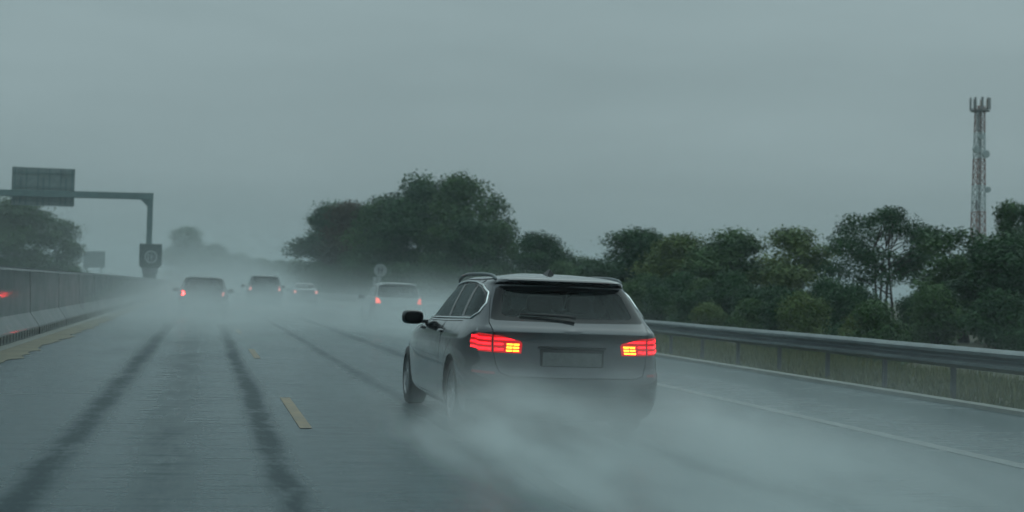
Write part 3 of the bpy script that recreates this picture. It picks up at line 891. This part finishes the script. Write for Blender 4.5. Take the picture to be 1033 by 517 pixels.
def mirrors(car, x, y, z, m, s=1.0):
    for sd_ in (-1, 1):
        b = MB(); ellipsoid_box(b, (sd_ * (x + 0.10), y, z), (0.115 * s, 0.085, 0.075 * s), 3.2)
        o = b.build('door_mirror', m, car, smooth=True)
        MB().box(*sorted((sd_ * (x - 0.10), sd_ * (x + 0.02))), y - 0.03, y + 0.04, z - 0.06, z - 0.025).build('mirror_arm', black_plastic, o, bevel=0.008)
        gb = MB(); ellipsoid_box(gb, (sd_ * (x + 0.10), y - 0.078, z), (0.098 * s, 0.012, 0.06 * s), 3.2)
        gb.build('mirror_glass', black_gloss, o, smooth=True)

def arch(y, z, r, n=16): return [('S', y + r * math.cos(PI * (i / n)), z + r * math.sin(PI * (i / n))) for i in range(n + 1)]

# ---- the grey estate
CX, CY = 3.10, 11.212
car = tag(empty('estate_car', (CX, CY, g(CX)), (0, math.atan(FALL), 0)),
          'wet grey estate car close ahead with glowing brake lights, throwing up spray', 'car')
rear = [(.17, .17), (.25, .08), (.34, .025), (.45, 0), (.54, .004), (.58, .022), (.625, .055), (.70, .070), (.78, .084), (.85, .096), (.895, .092), (.922, .060), (.942, .060), (.975, .108), (1.02, .165), (1.06, .215), (1.30, .450), (1.335, .478),
        (1.352, .470), (1.362, .425), (1.378, .405), (1.396, .415), (1.415, .50), (1.435, .72), (1.454, 1.05), (1.466, 1.45)]
front = [(.17, 4.42), (.3, 4.58), (.5, 4.62), (.65, 4.58), (.75, 4.48), (.82, 4.28), (.88, 3.95), (.93, 3.6), (.97, 3.32), (1.0, 3.22), (1.30, 2.62), (1.38, 2.42), (1.43, 2.2), (1.466, 1.75)]
width = [(.17, .80), (.22, .865), (.30, .888), (.45, .902), (.62, .908), (.74, .904), (.82, .896), (.88, .886), (.93, .868), (.97, .848), (1.0, .828), (1.15, .755), (1.30, .668), (1.36, .628), (1.392, .592), (1.414, .535), (1.436, .42), (1.455, .25), (1.466, .002)]
sh = Shell(rear, front, width, 7.6, 4.0)
feats = [
    ('lower_bumper', [('R', 0, .40), ('R', .60, .40), ('R', .72, .36), ('S', .40, .33), ('S', .55, .17), ('R', .6, .17), ('R', 0, .17)]),
    ('gap:front_door', [('S', 1.62, .985), ('S', 1.60, .80), ('S', 1.62, .40), ('S', 1.68, .25), ('S', 2.95, .25), ('S', 3.02, .5), ('S', 3.0, .80), ('S', 2.93, .97)]),
    ('gap:rear_door', [('S', 0.83, 1.005), ('S', 1.0, .86), ('S', 1.26, .70), ('S', 1.38, .50), ('S', 1.42, .25), ('S', 1.66, .25), ('S', 1.605, .40), ('S', 1.585, .80), ('S', 1.605, .985)]),
    ('pillar_trim', [('S', .58, 1.035), ('S', .46, 1.085), ('S', .46, 1.17), ('S', .56, 1.265), ('S', .82, 1.330), ('S', 1.2, 1.362), ('S', 1.65, 1.368), ('S', 2.1, 1.345), ('S', 2.45, 1.29), ('S', 2.98, 1.01), ('S', 2.95, .985), ('S', 1.7, 1.012)]),
    ('side_window#front', [('S', 1.66, 1.03), ('S', 1.79, 1.345), ('S', 2.1, 1.323), ('S', 2.4, 1.275), ('S', 2.85, 1.03), ('S', 2.84, 1.012)]),
    ('side_window#rear', [('S', 1.03, 1.045), ('S', 1.17, 1.338), ('S', 1.45, 1.350), ('S', 1.70, 1.347), ('S', 1.56, 1.03)]),
    ('side_window#quarter', [('S', .61, 1.062), ('S', .52, 1.10), ('S', .515, 1.165), ('S', .61, 1.248), ('S', .84, 1.306), ('S', 1.06, 1.332), ('S', .93, 1.05)]),
    ('gap:tailgate', [('R', 0, .548), ('R', .56, .552), ('R', .640, .585), ('R', .672, .66), ('R', .688, .76), ('R', .692, .90), ('R', .712, 1.01), ('R', .660, 1.20), ('R', .610, 1.325), ('R', .585, 1.349), ('R', 0, 1.354)]),
    ('window_surround', [('R', 0, 1.022), ('R', .66, 1.030), ('R', .690, 1.045), ('R', .640, 1.20), ('R', .596, 1.308), ('R', .555, 1.329), ('R', 0, 1.336)]),
    ('rear_window', [('R', 0, 1.062), ('R', .555, 1.068), ('R', .590, 1.09), ('R', .545, 1.262), ('R', .520, 1.290), ('R', 0, 1.302)]),
    ('plate_recess', [('R', 0, .646), ('R', .272, .646), ('R', .282, .656), ('R', .286, .785), ('R', .270, .795), ('R', 0, .795)]),
    ('tail_lamp#inner', [('R', .450, .752), ('R', .684, .757), ('R', .686, .906), ('R', .60, .893), ('R', .455, .858), ('R', .438, .835)]),
    ('tail_lamp#outer', [('R', .697, .757), ('R', .80, .763), ('S', .22, .782), ('S', .33, .800), ('S', .36, .84), ('S', .33, .895), ('S', .22, .916), ('R', .80, .918), ('R', .697, .907)]),
    ('reflector', [('R', .68, .572), ('R', .80, .575), ('S', .26, .580), ('S', .26, .600), ('R', .80, .598), ('R', .68, .592)]),
    ('windscreen', [('F', 0, 1.02), ('F', .60, 1.02), ('F', .66, 1.04), ('F', .50, 1.345), ('F', .44, 1.37), ('F', 0, 1.38)]),
    ('wheel_well#rear', [('S', 1.365, .17)] + arch(1.0, .33, .365) + [('S', .635, .17)]),
    ('wheel_well#front', [('S', 4.175, .17)] + arch(3.81, .33, .365) + [('S', 3.445, .17)]),
]
subs = {}
for r_ in range(3):
    z0 = .760 + r_ * .0265
    for c_ in range(2):
        x0 = .466 + c_ * .058 + .003 * (2 - r_)
        nm = 'led_cell#%d%d' % (r_, c_); subs[nm] = 'tail_lamp#inner'
        feats.append((nm, [('R', x0, z0 + .006), ('R', x0 + .050, z0 + .006), ('R', x0 + .050, z0 + .021), ('R', x0, z0 + .021)]))
for r_ in range(3):
    z0 = .775 + r_ * .045
    nm = 'light_bar#i%d' % r_; subs[nm] = 'tail_lamp#inner'
    feats.append((nm, [('R', .605 if r_ < 2 else .50, z0), ('R', .676, z0), ('R', .676, z0 + .016), ('R', .605 if r_ < 2 else .56, z0 + .016)]))
    nm = 'light_bar#o%d' % r_; subs[nm] = 'tail_lamp#outer'
    feats.append((nm, [('R', .706, z0), ('R', .80, z0 + .003), ('S', .24, z0 + .012), ('S', .33, z0 + .016), ('S', .33, z0 + .034), ('S', .24, z0 + .03), ('R', .80, z0 + .022), ('R', .706, z0 + .018)]))
parts = skin(sh, feats, 0.055, 0.028)
mats = dict(body=paint_grey, lower_bumper=black_plastic, front_door=paint_grey, rear_door=paint_grey, shut_line=seam_mat, pillar_trim=black_gloss,
            side_window=glass_clear, tailgate=paint_grey, window_surround=black_gloss, rear_window=glass_clear, windscreen=glass_clear, plate_recess=black_plastic,
            tail_lamp=lens_lit, reflector=lens_red, led_cell=led_amber, light_bar=led_red)
offs = dict([('shut_line', (-.010, 0)), ('plate_recess', (-.022, 0)), ('rear_window', (.001, .004)), ('window_surround', (.0, .008)), ('pillar_trim', (-.004, .004))]
            + [(k, (-.006, .004)) for k in parts if k.startswith('side_window')] + [(k, (.005, .02)) for k in parts if k.startswith('tail_lamp')]
            + [(k, (.0075, .006)) for k in parts if k.startswith(('led', 'light'))] + [('reflector', (.003, .006)), ('lower_bumper', (-.004, .01))])
out = build_skin(car, sh, parts, mats, offs, ('body', 'lower_bumper', 'tailgate', 'window_surround', 'rear_window', 'windscreen', 'plate_recess', 'shut_line'), subs)
tg = out['tailgate'][0]
for nm in ('window_surround', 'rear_window', 'plate_recess'):
    for o in out[nm]: o.parent = tg
for o in out['tail_lamp#inner']: o['label'] = 'lit inner tail lamp with an amber hot brake light'
MB().box(-.264, .264, .056, .064, .654, .768).build('number_plate', plate_mat, car, bevel=0.004)
hb = MB().box(-.30, .30, .052, .072, .803, .822).build('handle_strip', black_gloss, tg, bevel=0.005)
wq = lambda x, z, o: tuple(sh.P(*[np.array(t) for t in sh.R(abs(x), z)]) * np.array([-1 if x > 0 else 1, 1, 1]) + np.array([0, -o, o * 0.6]))
MB().tube([wq(.05, 1.050, .03), wq(-.03, 1.062, .03), wq(-.22, 1.074, .022), wq(-.44, 1.078, .018)], [.018, .016, .012, .008], 6).build('rear_wiper', black_plastic, tg, smooth=True)
# chrome strip round the side glass
dlo = [f for n_, f in feats if n_ == 'pillar_trim'][0]
for sd_ in (-1, 1):
    pl = []
    for i in range(len(dlo)):
        a, b2 = dlo[i], dlo[(i + 1) % len(dlo)]
        for j in range(6):
            t = j / 6; q = sh.Sd(a[1] + (b2[1] - a[1]) * t, a[2] + (b2[2] - a[2]) * t)
            p = sh.P(*[np.array(v_) for v_ in q]) + sh.N(*[np.array(v_) for v_ in q]) * .003
            pl.append((p[0] * -sd_ * 1.0 if sd_ > 0 else p[0], p[1], p[2]))
    pl.append(pl[0])
    MB().tube(pl, .010, 6, False).build('window_trim', chrome, car, smooth=True)
    # roof rail
    rp = []
    for y, z, x in ((.60, 1.385, .585), (.68, 1.412, .58), (.85, 1.428, .58), (1.3, 1.440, .582), (1.9, 1.438, .582), (2.2, 1.420, .58), (2.36, 1.39, .575), (2.42, 1.36, .57)):
        rp.append((sd_ * x, y, z))
    MB().tube(rp, [.014, .017, .017, .017, .017, .017, .017, .014], 7).build('roof_rail', chrome if False else galv, car, smooth=True)
    for y in (1.45, 2.55):
        w_ = float(sh.w(.875)) + .004
        b = MB(); ellipsoid_box(b, (sd_ * (w_ - .005), y + .20, .885), (.022, .11, .017), 3)
        b.build('door_handle', paint_grey, out['rear_door' if y < 2 else 'front_door'][0 if sd_ < 0 else 1], smooth=True)
for sd_ in (-1, 1):
    wheel(car, sd_ * .885, 1.0, .325, sd_); wheel(car, sd_ * .885, 3.81, .325, sd_)
mirrors(car, .885, 2.80, .985, paint_dark, 1.0)
MB().add([(-.035, .90, 1.440), (.035, .90, 1.440), (.03, 1.12, 1.455), (-.03, 1.12, 1.455), (0, .93, 1.500), (0, .99, 1.500)],
         [(0, 1, 4), (1, 2, 5, 4), (2, 3, 5), (3, 0, 4, 5), (3, 2, 1, 0)]).build('roof_antenna', black_plastic, car, bevel=0.004)
interior(car, ((1.35, (-.40, 0.0, .40)), (2.35, (-.38, .38))), .82, 1.17, .19)
MB().box(-.66, .66, .34, 1.25, .93, .945).build('luggage_cover', cloth_dark, car)
MB().box(-.66, .66, 2.95, 3.20, .80, .95).build('dashboard', cloth_dark, car, bevel=0.02)
# ---- the cars farther on
def far_car(name, label, X, D, paint, rear, front, width, win, win_in, lamp, lampm, rlampm, plate_z, dlo, panes, axles, r, mir, L, subs_extra=None, rackz=None, rz=0.0):
    c = tag(empty(name, (X, D, g(X)), (0, math.atan(FALL), rz)), label, 'car', 'cars ahead in the spray')
    s_ = Shell(rear, front, width, 6.0, 4.0)
    fe = [('lower_bumper', [('R', 0, .36), ('R', .74, .34), ('S', .5, .28), ('S', .6, .18), ('R', .6, .18), ('R', 0, .18)]),
          ('pillar_trim', [('S', a, b_) for a, b_ in dlo])]
    fe += [('side_window#%d' % i, [('S', a, b_) for a, b_ in p]) for i, p in enumerate(panes)]
    fe += [('window_surround', [('R', a, b_) for a, b_ in win]), ('rear_window', [('R', a, b_) for a, b_ in win_in])]
    zl, zh = win_in[0][1], win[-1][1]
    fe += [('windscreen', [('F', 0, zl), ('F', .58, zl), ('F', .64, zl + .03), ('F', .50, zh - .04), ('F', 0, zh - .01)])]
    fe += [('tail_lamp', lamp)]
    for y in axles: fe.append(('wheel_well#%d' % int(y * 10), [('S', y + .36, .18)] + arch(y, .33, .36, 10) + [('S', y - .36, .18)]))
    pa = skin(s_, fe, 0.12, 0.06)
    ma = dict(body=paint, lower_bumper=black_plastic, pillar_trim=black_gloss, side_window=glass_far, window_surround=black_gloss, rear_window=glass_far, windscreen=glass_far, tail_lamp=lampm)
    of = dict([(k, (-.005, .004)) for k in pa if k.startswith('side_w')] + [('tail_lamp', (.006, .02)), ('rear_window', (.001, .004)), ('window_surround', (0, .008)), ('pillar_trim', (-.004, .004))])
    build_skin(c, s_, pa, ma, of, ('body', 'lower_bumper', 'window_surround', 'rear_window', 'windscreen'), None, {'tail_lamp': rlampm})
    yb = float(s_.yr(plate_z))
    MB().box(-.26, .26, yb - .022, yb - .010, plate_z - .055, plate_z + .055).build('number_plate', plate_mat, c)
    for sd_ in (-1, 1):
        for y in axles: wheel(c, sd_ * (float(s_.w(.4)) - .02), y, r, sd_, 6)
    mirrors(c, float(s_.w(.95)) + .03, mir[0], mir[1], paint_dark)
    interior(c, ((axles[0] + .45, (-.38, .38)), (axles[0] + 1.35, (-.38, .38))), .84, win[-1][1] - .16, .2)
    return c
hw = [(.18, .80), (.24, .845), (.45, .868), (.70, .872), (.84, .862), (.93, .845), (.98, .825), (1.2, .735), (1.36, .665), (1.43, .615), (1.46, .55), (1.485, .40), (1.50, .003)]
hr = [(.18, .14), (.26, .05), (.42, 0), (.58, .01), (.70, .05), (.90, .07), (.98, .10), (1.02, .13), (1.36, .36), (1.40, .36), (1.41, .27), (1.44, .26), (1.465, .36), (1.485, .7), (1.50, 1.3)]
hf = [(.18, 3.92), (.3, 4.06), (.5, 4.10), (.66, 4.05), (.78, 3.9), (.88, 3.6), (.95, 3.25), (1.0, 3.05), (1.36, 2.35), (1.45, 2.1), (1.50, 1.6)]
far_car('hatchback_car', 'silver white hatchback with red tail lamps ahead of the estate on the far right', 6.22, 44.0, paint_white, hr, hf, hw,
        [(0, 1.0), (.62, 1.0), (.70, 1.05), (.63, 1.36), (.58, 1.39), (0, 1.40)], [(0, 1.06), (.58, 1.06), (.60, 1.09), (.54, 1.33), (0, 1.35)],
        [('R', .60, .80), ('R', .78, .80), ('S', .22, .82), ('S', .24, .96), ('R', .76, 1.0), ('R', .64, .93)], tail_red, tail_red, .62,
        [(.45, 1.02), (.40, 1.10), (.62, 1.33), (1.2, 1.40), (2.0, 1.36), (2.75, 1.04), (2.7, 1.0)],
        [[(.55, 1.06), (.70, 1.29), (1.25, 1.36), (1.20, 1.04)], [(1.32, 1.04), (1.36, 1.36), (1.98, 1.32), (2.6, 1.05)]], (.72, 3.25), .315, (2.45, .98), 4.1)
sw = [(.18, .82), (.24, .87), (.45, .895), (.70, .90), (.86, .89), (.95, .87), (1.0, .84), (1.2, .735), (1.36, .64), (1.42, .58), (1.45, .50), (1.475, .36), (1.49, .003)]
sr = [(.18, .14), (.26, .06), (.42, 0), (.58, .01), (.70, .06), (.90, .07), (1.02, .06), (1.06, .14), (1.09, .50), (1.12, .58), (1.36, 1.02), (1.42, 1.18), (1.45, 1.34), (1.475, 1.6), (1.49, 1.95)]
sf = [(.18, 4.5), (.3, 4.66), (.5, 4.70), (.66, 4.64), (.78, 4.45), (.88, 4.05), (.96, 3.55), (1.02, 3.35), (1.36, 2.70), (1.45, 2.45), (1.49, 2.1)]
kx = [(z_, w_ * 1.03) for z_, w_ in hw]
far_car('hatchback_car', 'dark hatchback ahead in the left lane with one bright red fog lamp', -0.05, 49.0, paint_dark, hr, hf, kx,
        [(0, 1.0), (.62, 1.0), (.70, 1.05), (.63, 1.36), (.58, 1.39), (0, 1.40)], [(0, 1.06), (.58, 1.06), (.60, 1.09), (.54, 1.33), (0, 1.35)],
        [('R', .64, .80), ('R', .76, .80), ('S', .16, .82), ('S', .16, .92), ('R', .76, .95), ('R', .66, .93)], fog_red, tail_pale, .62,
        [(.45, 1.02), (.40, 1.10), (.62, 1.33), (1.2, 1.40), (2.0, 1.36), (2.75, 1.04), (2.7, 1.0)],
        [[(.55, 1.06), (.70, 1.29), (1.25, 1.36), (1.20, 1.04)], [(1.32, 1.04), (1.36, 1.36), (1.98, 1.32), (2.6, 1.05)]], (.72, 3.25), .315, (2.45, .98), 4.1)
vw = [(.18, .84), (.24, .90), (.45, .925), (.75, .93), (.95, .92), (1.05, .90), (1.12, .88), (1.4, .79), (1.60, .72), (1.68, .67), (1.72, .60), (1.755, .44), (1.77, .003)]
vr = [(.18, .18), (.28, .06), (.45, 0), (.65, .01), (.80, .05), (1.0, .06), (1.10, .09), (1.16, .13), (1.58, .33), (1.64, .33), (1.65, .26), (1.70, .25), (1.73, .33), (1.755, .7), (1.77, 1.4)]
vf = [(.18, 4.4), (.3, 4.58), (.6, 4.62), (.80, 4.56), (.95, 4.35), (1.05, 3.9), (1.12, 3.5), (1.18, 3.35), (1.60, 2.7), (1.70, 2.45), (1.77, 1.9)]
far_car('suv_car', 'tall dark sport utility car ahead in the middle of the mist', 3.00, 70.0, paint_dark, vr, vf, vw,
        [(0, 1.16), (.68, 1.17), (.74, 1.20), (.66, 1.58), (.60, 1.62), (0, 1.63)], [(0, 1.21), (.64, 1.22), (.57, 1.55), (0, 1.58)],
        [('R', .66, .98), ('R', .82, .98), ('S', .22, 1.0), ('S', .24, 1.20), ('R', .78, 1.22), ('R', .72, 1.20)], tail_pale, tail_pale, .80,
        [(.45, 1.20), (.40, 1.28), (.6, 1.55), (1.2, 1.62), (2.2, 1.58), (3.05, 1.22), (3.0, 1.18)],
        [[(.55, 1.24), (.70, 1.52), (1.25, 1.58), (1.25, 1.22)], [(1.36, 1.22), (1.38, 1.58), (2.2, 1.54), (2.9, 1.23)]], (.95, 3.65), .36, (2.8, 1.18), 4.6)
far_car('small_car', 'small far car with a pale roof beside the foot of the dark trees', 6.5, 90.0, paint_silver, sr, sf, sw,
        [(0, 1.11), (.66, 1.12), (.70, 1.14), (.60, 1.37), (.54, 1.41), (0, 1.42)], [(0, 1.14), (.63, 1.15), (.55, 1.36), (0, 1.385)],
        [('R', .62, .80), ('R', .78, .80), ('S', .22, .82), ('S', .24, .94), ('R', .76, .97), ('R', .62, .97)], tail_pale, tail_pale, .62,
        [(.70, 1.05), (.95, 1.20), (1.3, 1.35), (1.8, 1.40), (2.4, 1.36), (3.1, 1.05), (3.0, 1.03)],
        [[(.95, 1.08), (1.35, 1.33), (1.75, 1.37), (1.75, 1.07)], [(1.86, 1.07), (1.88, 1.37), (2.38, 1.33), (2.95, 1.07)]], (1.0, 3.75), .325, (2.85, 1.0), 4.7)

# ------------------------------------------------------------------ air: haze and tyre spray
def volume(name, density_fn, box, label, col=(0.84, 0.96, 1.0), aniso=0.0, step=1.0):
    m = bpy.data.materials.new(name); m.use_nodes = True
    n, l = m.node_tree.nodes, m.node_tree.links
    n.remove(n['Principled BSDF'])
    pv = n.new('ShaderNodeVolumePrincipled')
    pv.inputs['Color'].default_value = (*col, 1); pv.inputs['Anisotropy'].default_value = aniso
    l.new(pv.outputs[0], n['Material Output'].inputs['Volume'])
    if callable(density_fn):
        tcn = n.new('ShaderNodeNewGeometry')
        sp_ = n.new('ShaderNodeSeparateXYZ'); l.new(tcn.outputs['Position'], sp_.inputs[0])
        t = m.node_tree
        x, y, z = (X_(t, sp_.outputs[i]) for i in range(3))
        def noise(sc, scale=(1, 1, 1), det=3, ro=0.55):
            mp_ = n.new('ShaderNodeMapping'); mp_.inputs['Scale'].default_value = scale
            l.new(tcn.outputs['Position'], mp_.inputs[0])
            q = n.new('ShaderNodeTexNoise'); q.inputs['Scale'].default_value = sc; q.inputs['Detail'].default_value = det; q.inputs['Roughness'].default_value = ro
            l.new(mp_.outputs[0], q.inputs['Vector']); return X_(t, q.outputs[0])
        l.new(density_fn(t, x, y, z, noise).s, pv.inputs['Density'])
        m.cycles.volume_step_rate = step
    else:
        pv.inputs['Density'].default_value = density_fn
        m.cycles.homogeneous_volume = True
    b = MB().box(*box)
    o = link(name, mesh(name, b.v, b.f), m)
    tag(o, label, name.split('_')[-1], kind='stuff')
    return o
volume('haze', 0.0006, (-760, 760, -60, 1400, -3.5, 34), 'thin grey rain haze filling the air over the motorway')

def spray(name, density_fn, box, res, label, col=(0.86, 0.91, 0.91), aniso=0.0, step=1.0):
    """a cloud of droplets: a box whose geometry nodes fill it with a density grid"""
    m = bpy.data.materials.new(name); m.use_nodes = True
    n, l = m.node_tree.nodes, m.node_tree.links
    n.remove(n['Principled BSDF'])
    pv = n.new('ShaderNodeVolumePrincipled')
    pv.inputs['Color'].default_value = (*col, 1); pv.inputs['Anisotropy'].default_value = aniso
    pv.inputs['Density'].default_value = 1.0
    l.new(pv.outputs[0], n['Material Output'].inputs['Volume'])
    m.cycles.volume_step_rate = step
    t = bpy.data.node_groups.new(name, 'GeometryNodeTree')
    t.interface.new_socket('Geometry', in_out='OUTPUT', socket_type='NodeSocketGeometry')
    gi = t.nodes.new('GeometryNodeInputPosition')
    sp_ = t.nodes.new('ShaderNodeSeparateXYZ'); t.links.new(gi.outputs[0], sp_.inputs[0])
    x, y, z = (X_(t, sp_.outputs[k]) for k in range(3))
    def noise(sc, scale=(1, 1, 1), det=3, ro=0.55):
        vm = t.nodes.new('ShaderNodeVectorMath'); vm.operation = 'MULTIPLY'; vm.inputs[1].default_value = scale
        t.links.new(gi.outputs[0], vm.inputs[0])
        q = t.nodes.new('ShaderNodeTexNoise'); q.inputs['Scale'].default_value = sc; q.inputs['Detail'].default_value = det; q.inputs['Roughness'].default_value = ro
        t.links.new(vm.outputs[0], q.inputs['Vector']); return X_(t, q.outputs[0])
    d = density_fn(t, x, y, z, noise)
    vc = t.nodes.new('GeometryNodeVolumeCube')
    t.links.new(d.s, vc.inputs['Density'])
    vc.inputs['Min'].default_value = box[0::2]; vc.inputs['Max'].default_value = box[1::2]
    for k, r_ in zip(('X', 'Y', 'Z'), res): vc.inputs['Resolution ' + k].default_value = r_
    sm = t.nodes.new('GeometryNodeSetMaterial'); sm.inputs['Material'].default_value = m
    t.links.new(vc.outputs[0], sm.inputs['Geometry'])
    go = t.nodes.new('NodeGroupOutput'); t.links.new(sm.outputs[0], go.inputs[0])
    b = MB().box(*box)
    o = link(name, mesh(name, b.v, b.f), m)
    md = o.modifiers.new('droplets', 'NODES'); md.node_group = t
    return tag(o, label, 'spray', kind='stuff')

def car_spray(t, x, y, z, noise):
    zz = z + x * FALL
    back = (y * -1.0 + (CY + 1.2)).max(0.0)                     # metres behind the rear axle
    side = (y - (CY + 1.0)).max(0.0)
    cx = back * 0.12 + CX
    hgt = back * 0.045 + 0.32
    wd = back * 0.10 + 1.05
    prof = (((zz / hgt).max(0.0).sq()) * -1.0).exp() * ((((x - cx) / wd).sq()).sq() * -1.0).exp()
    along = ((back - 0.4) / 1.0).max(0.0).min(1.0) * ((back / 6.0).sq() * -1.0).exp()
    low = ((zz / 0.22).max(0.0).sq() * -1.0).exp() * ((((x - CX) / 1.25).sq()).sq() * -1.0).exp() * (side / 4.5).min(1.0).op('MULTIPLY', -1.0).op('ADD', 1.0) * 0.5
    def jet(c, k):                                              # sheet of water thrown up by one rear wheel
        h_ = back * 0.07 + 0.22
        return gauss(x, c, 0.34) * ((zz / h_).max(0.0).sq() * -1.0).exp() * ((back - 0.55) / 0.6).max(0.0).min(1.0) * ((back / 5.6).sq() * -1.0).exp() * k
    veil = ((zz / 1.0).max(0.0).sq().sq() * -1.0).exp() * ((((x - CX) / 1.15).sq()).sq() * -1.0).exp() * (back - 1.1).step(0.0, 0.8) * ((back / 4.0).sq() * -1.0).exp() * 0.05
    nn = noise(2.1, (1, 0.16, 1.1), 5, 0.66).step(0.41, 0.61)
    n2 = noise(0.75, (1, 0.4, 1.0), 3, 0.5).step(0.36, 0.60)
    return (prof * along + low + jet(CX - 1.0, 1.7) + jet(CX + 0.95, 1.3)) * (nn * 1.5 + 0.28) * (n2 * 0.8 + 0.45) * 0.74 + veil * (nn * 0.8 + 0.5)
spray('tyre_spray', car_spray, (0.7, 8.2, 3.2, 16.4, -0.10, 1.7), (110, 100, 36), 'white plume of tyre spray behind the grey estate car', step=6.0)

def road_spray(t, x, y, z, noise):
    zz = z + x.min(16.0) * FALL
    u = x - ((y - 110.0).max(0.0).sq() / 5200.0)                # lateral place on the curving road
    edge = u.step(11.5, 8.0)
    far = y.step(22.0, 70.0)
    hgt = (y * 0.012 + 0.35).min(2.3)
    base = ((zz / hgt).max(0.0) * -1.4).exp() * far * edge * u.step(-4.6, -3.0) * 0.036
    high = y.step(45.0, 110.0) * u.step(7.5, 3.0) * u.step(-21.0, -15.0) * ((zz / 9.0).max(0.0).sq() * -1.0).exp() * 0.0052
    def plume(X, D, L, W_, H, k):
        b_ = (y * -1.0 + D)
        on = b_.step(-4.0, 1.0) * ((b_.max(0.0) / L).sq() * -1.0).exp()
        return on * (((x - X) / W_).sq() * -1.0).exp() * ((zz / H).max(0.0).sq() * -1.0).exp() * k
    pl = plume(-0.05, 50, 15, 2.0, 0.90, 0.42) + plume(6.2, 45, 11, 2.0, 0.95, 0.60) + plume(2.9, 72, 20, 1.25, 0.95, 0.22) + plume(6.5, 92, 8, 1.6, 0.5, 0.06)
    nn = noise(0.22, (1, 0.5, 1.6), 4, 0.6).step(0.28, 0.72)
    return (base + pl) * (nn * 1.1 + 0.3) + high * (nn * 0.5 + 0.75)
spray('road_spray', road_spray, (-21.5, 44, 18, 418, -0.25, 15.0), (110, 200, 60), 'low white mist of spray lying over the road ahead', step=14.0)

def droplets():
    """coarse drops flung up behind the rear wheels, each a tiny octahedron"""
    rn = np.random.default_rng(8)
    N = 7000
    side_ = np.where(rn.random(N) < 0.55, -0.92, 0.90)
    back = 0.3 + 3.6 * rn.random(N) ** 1.3
    px = CX + side_ + rn.normal(size=N) * (0.16 + 0.09 * back) + 0.05 * back
    py = CY + 0.9 - back
    pz = np.abs(rn.normal(size=N)) * (0.13 + 0.04 * back) + 0.01 - FALL * px
    r_ = 0.0007 + 0.0021 * rn.random(N) ** 2
    oc = np.array([(1, 0, 0), (-1, 0, 0), (0, 1, 0), (0, -1, 0), (0, 0, 1.6), (0, 0, -1.6)], float)
    v = np.stack([px, py, pz], 1)[:, None, :] + oc[None] * r_[:, None, None]
    tri = np.array([(0, 2, 4), (2, 1, 4), (1, 3, 4), (3, 0, 4), (2, 0, 5), (1, 2, 5), (3, 1, 5), (0, 3, 5)])
    f = (tri[None] + 6 * np.arange(N)[:, None, None]).reshape(-1, 3)
    me = bpy.data.meshes.new('spray_droplets')
    me.vertices.add(6 * N); me.vertices.foreach_set('co', v.ravel())
    me.loops.add(3 * len(f)); me.loops.foreach_set('vertex_index', f.ravel())
    me.polygons.add(len(f)); me.polygons.foreach_set('loop_start', np.arange(len(f)) * 3)
    me.update(calc_edges=True)
    m = mat('white_water_drops', (0.60, 0.66, 0.66), 0.2)
    tag(link('spray_droplets', me, m), 'coarse white water drops flung up behind the estate rear wheels', 'water drops', kind='stuff')
droplets()
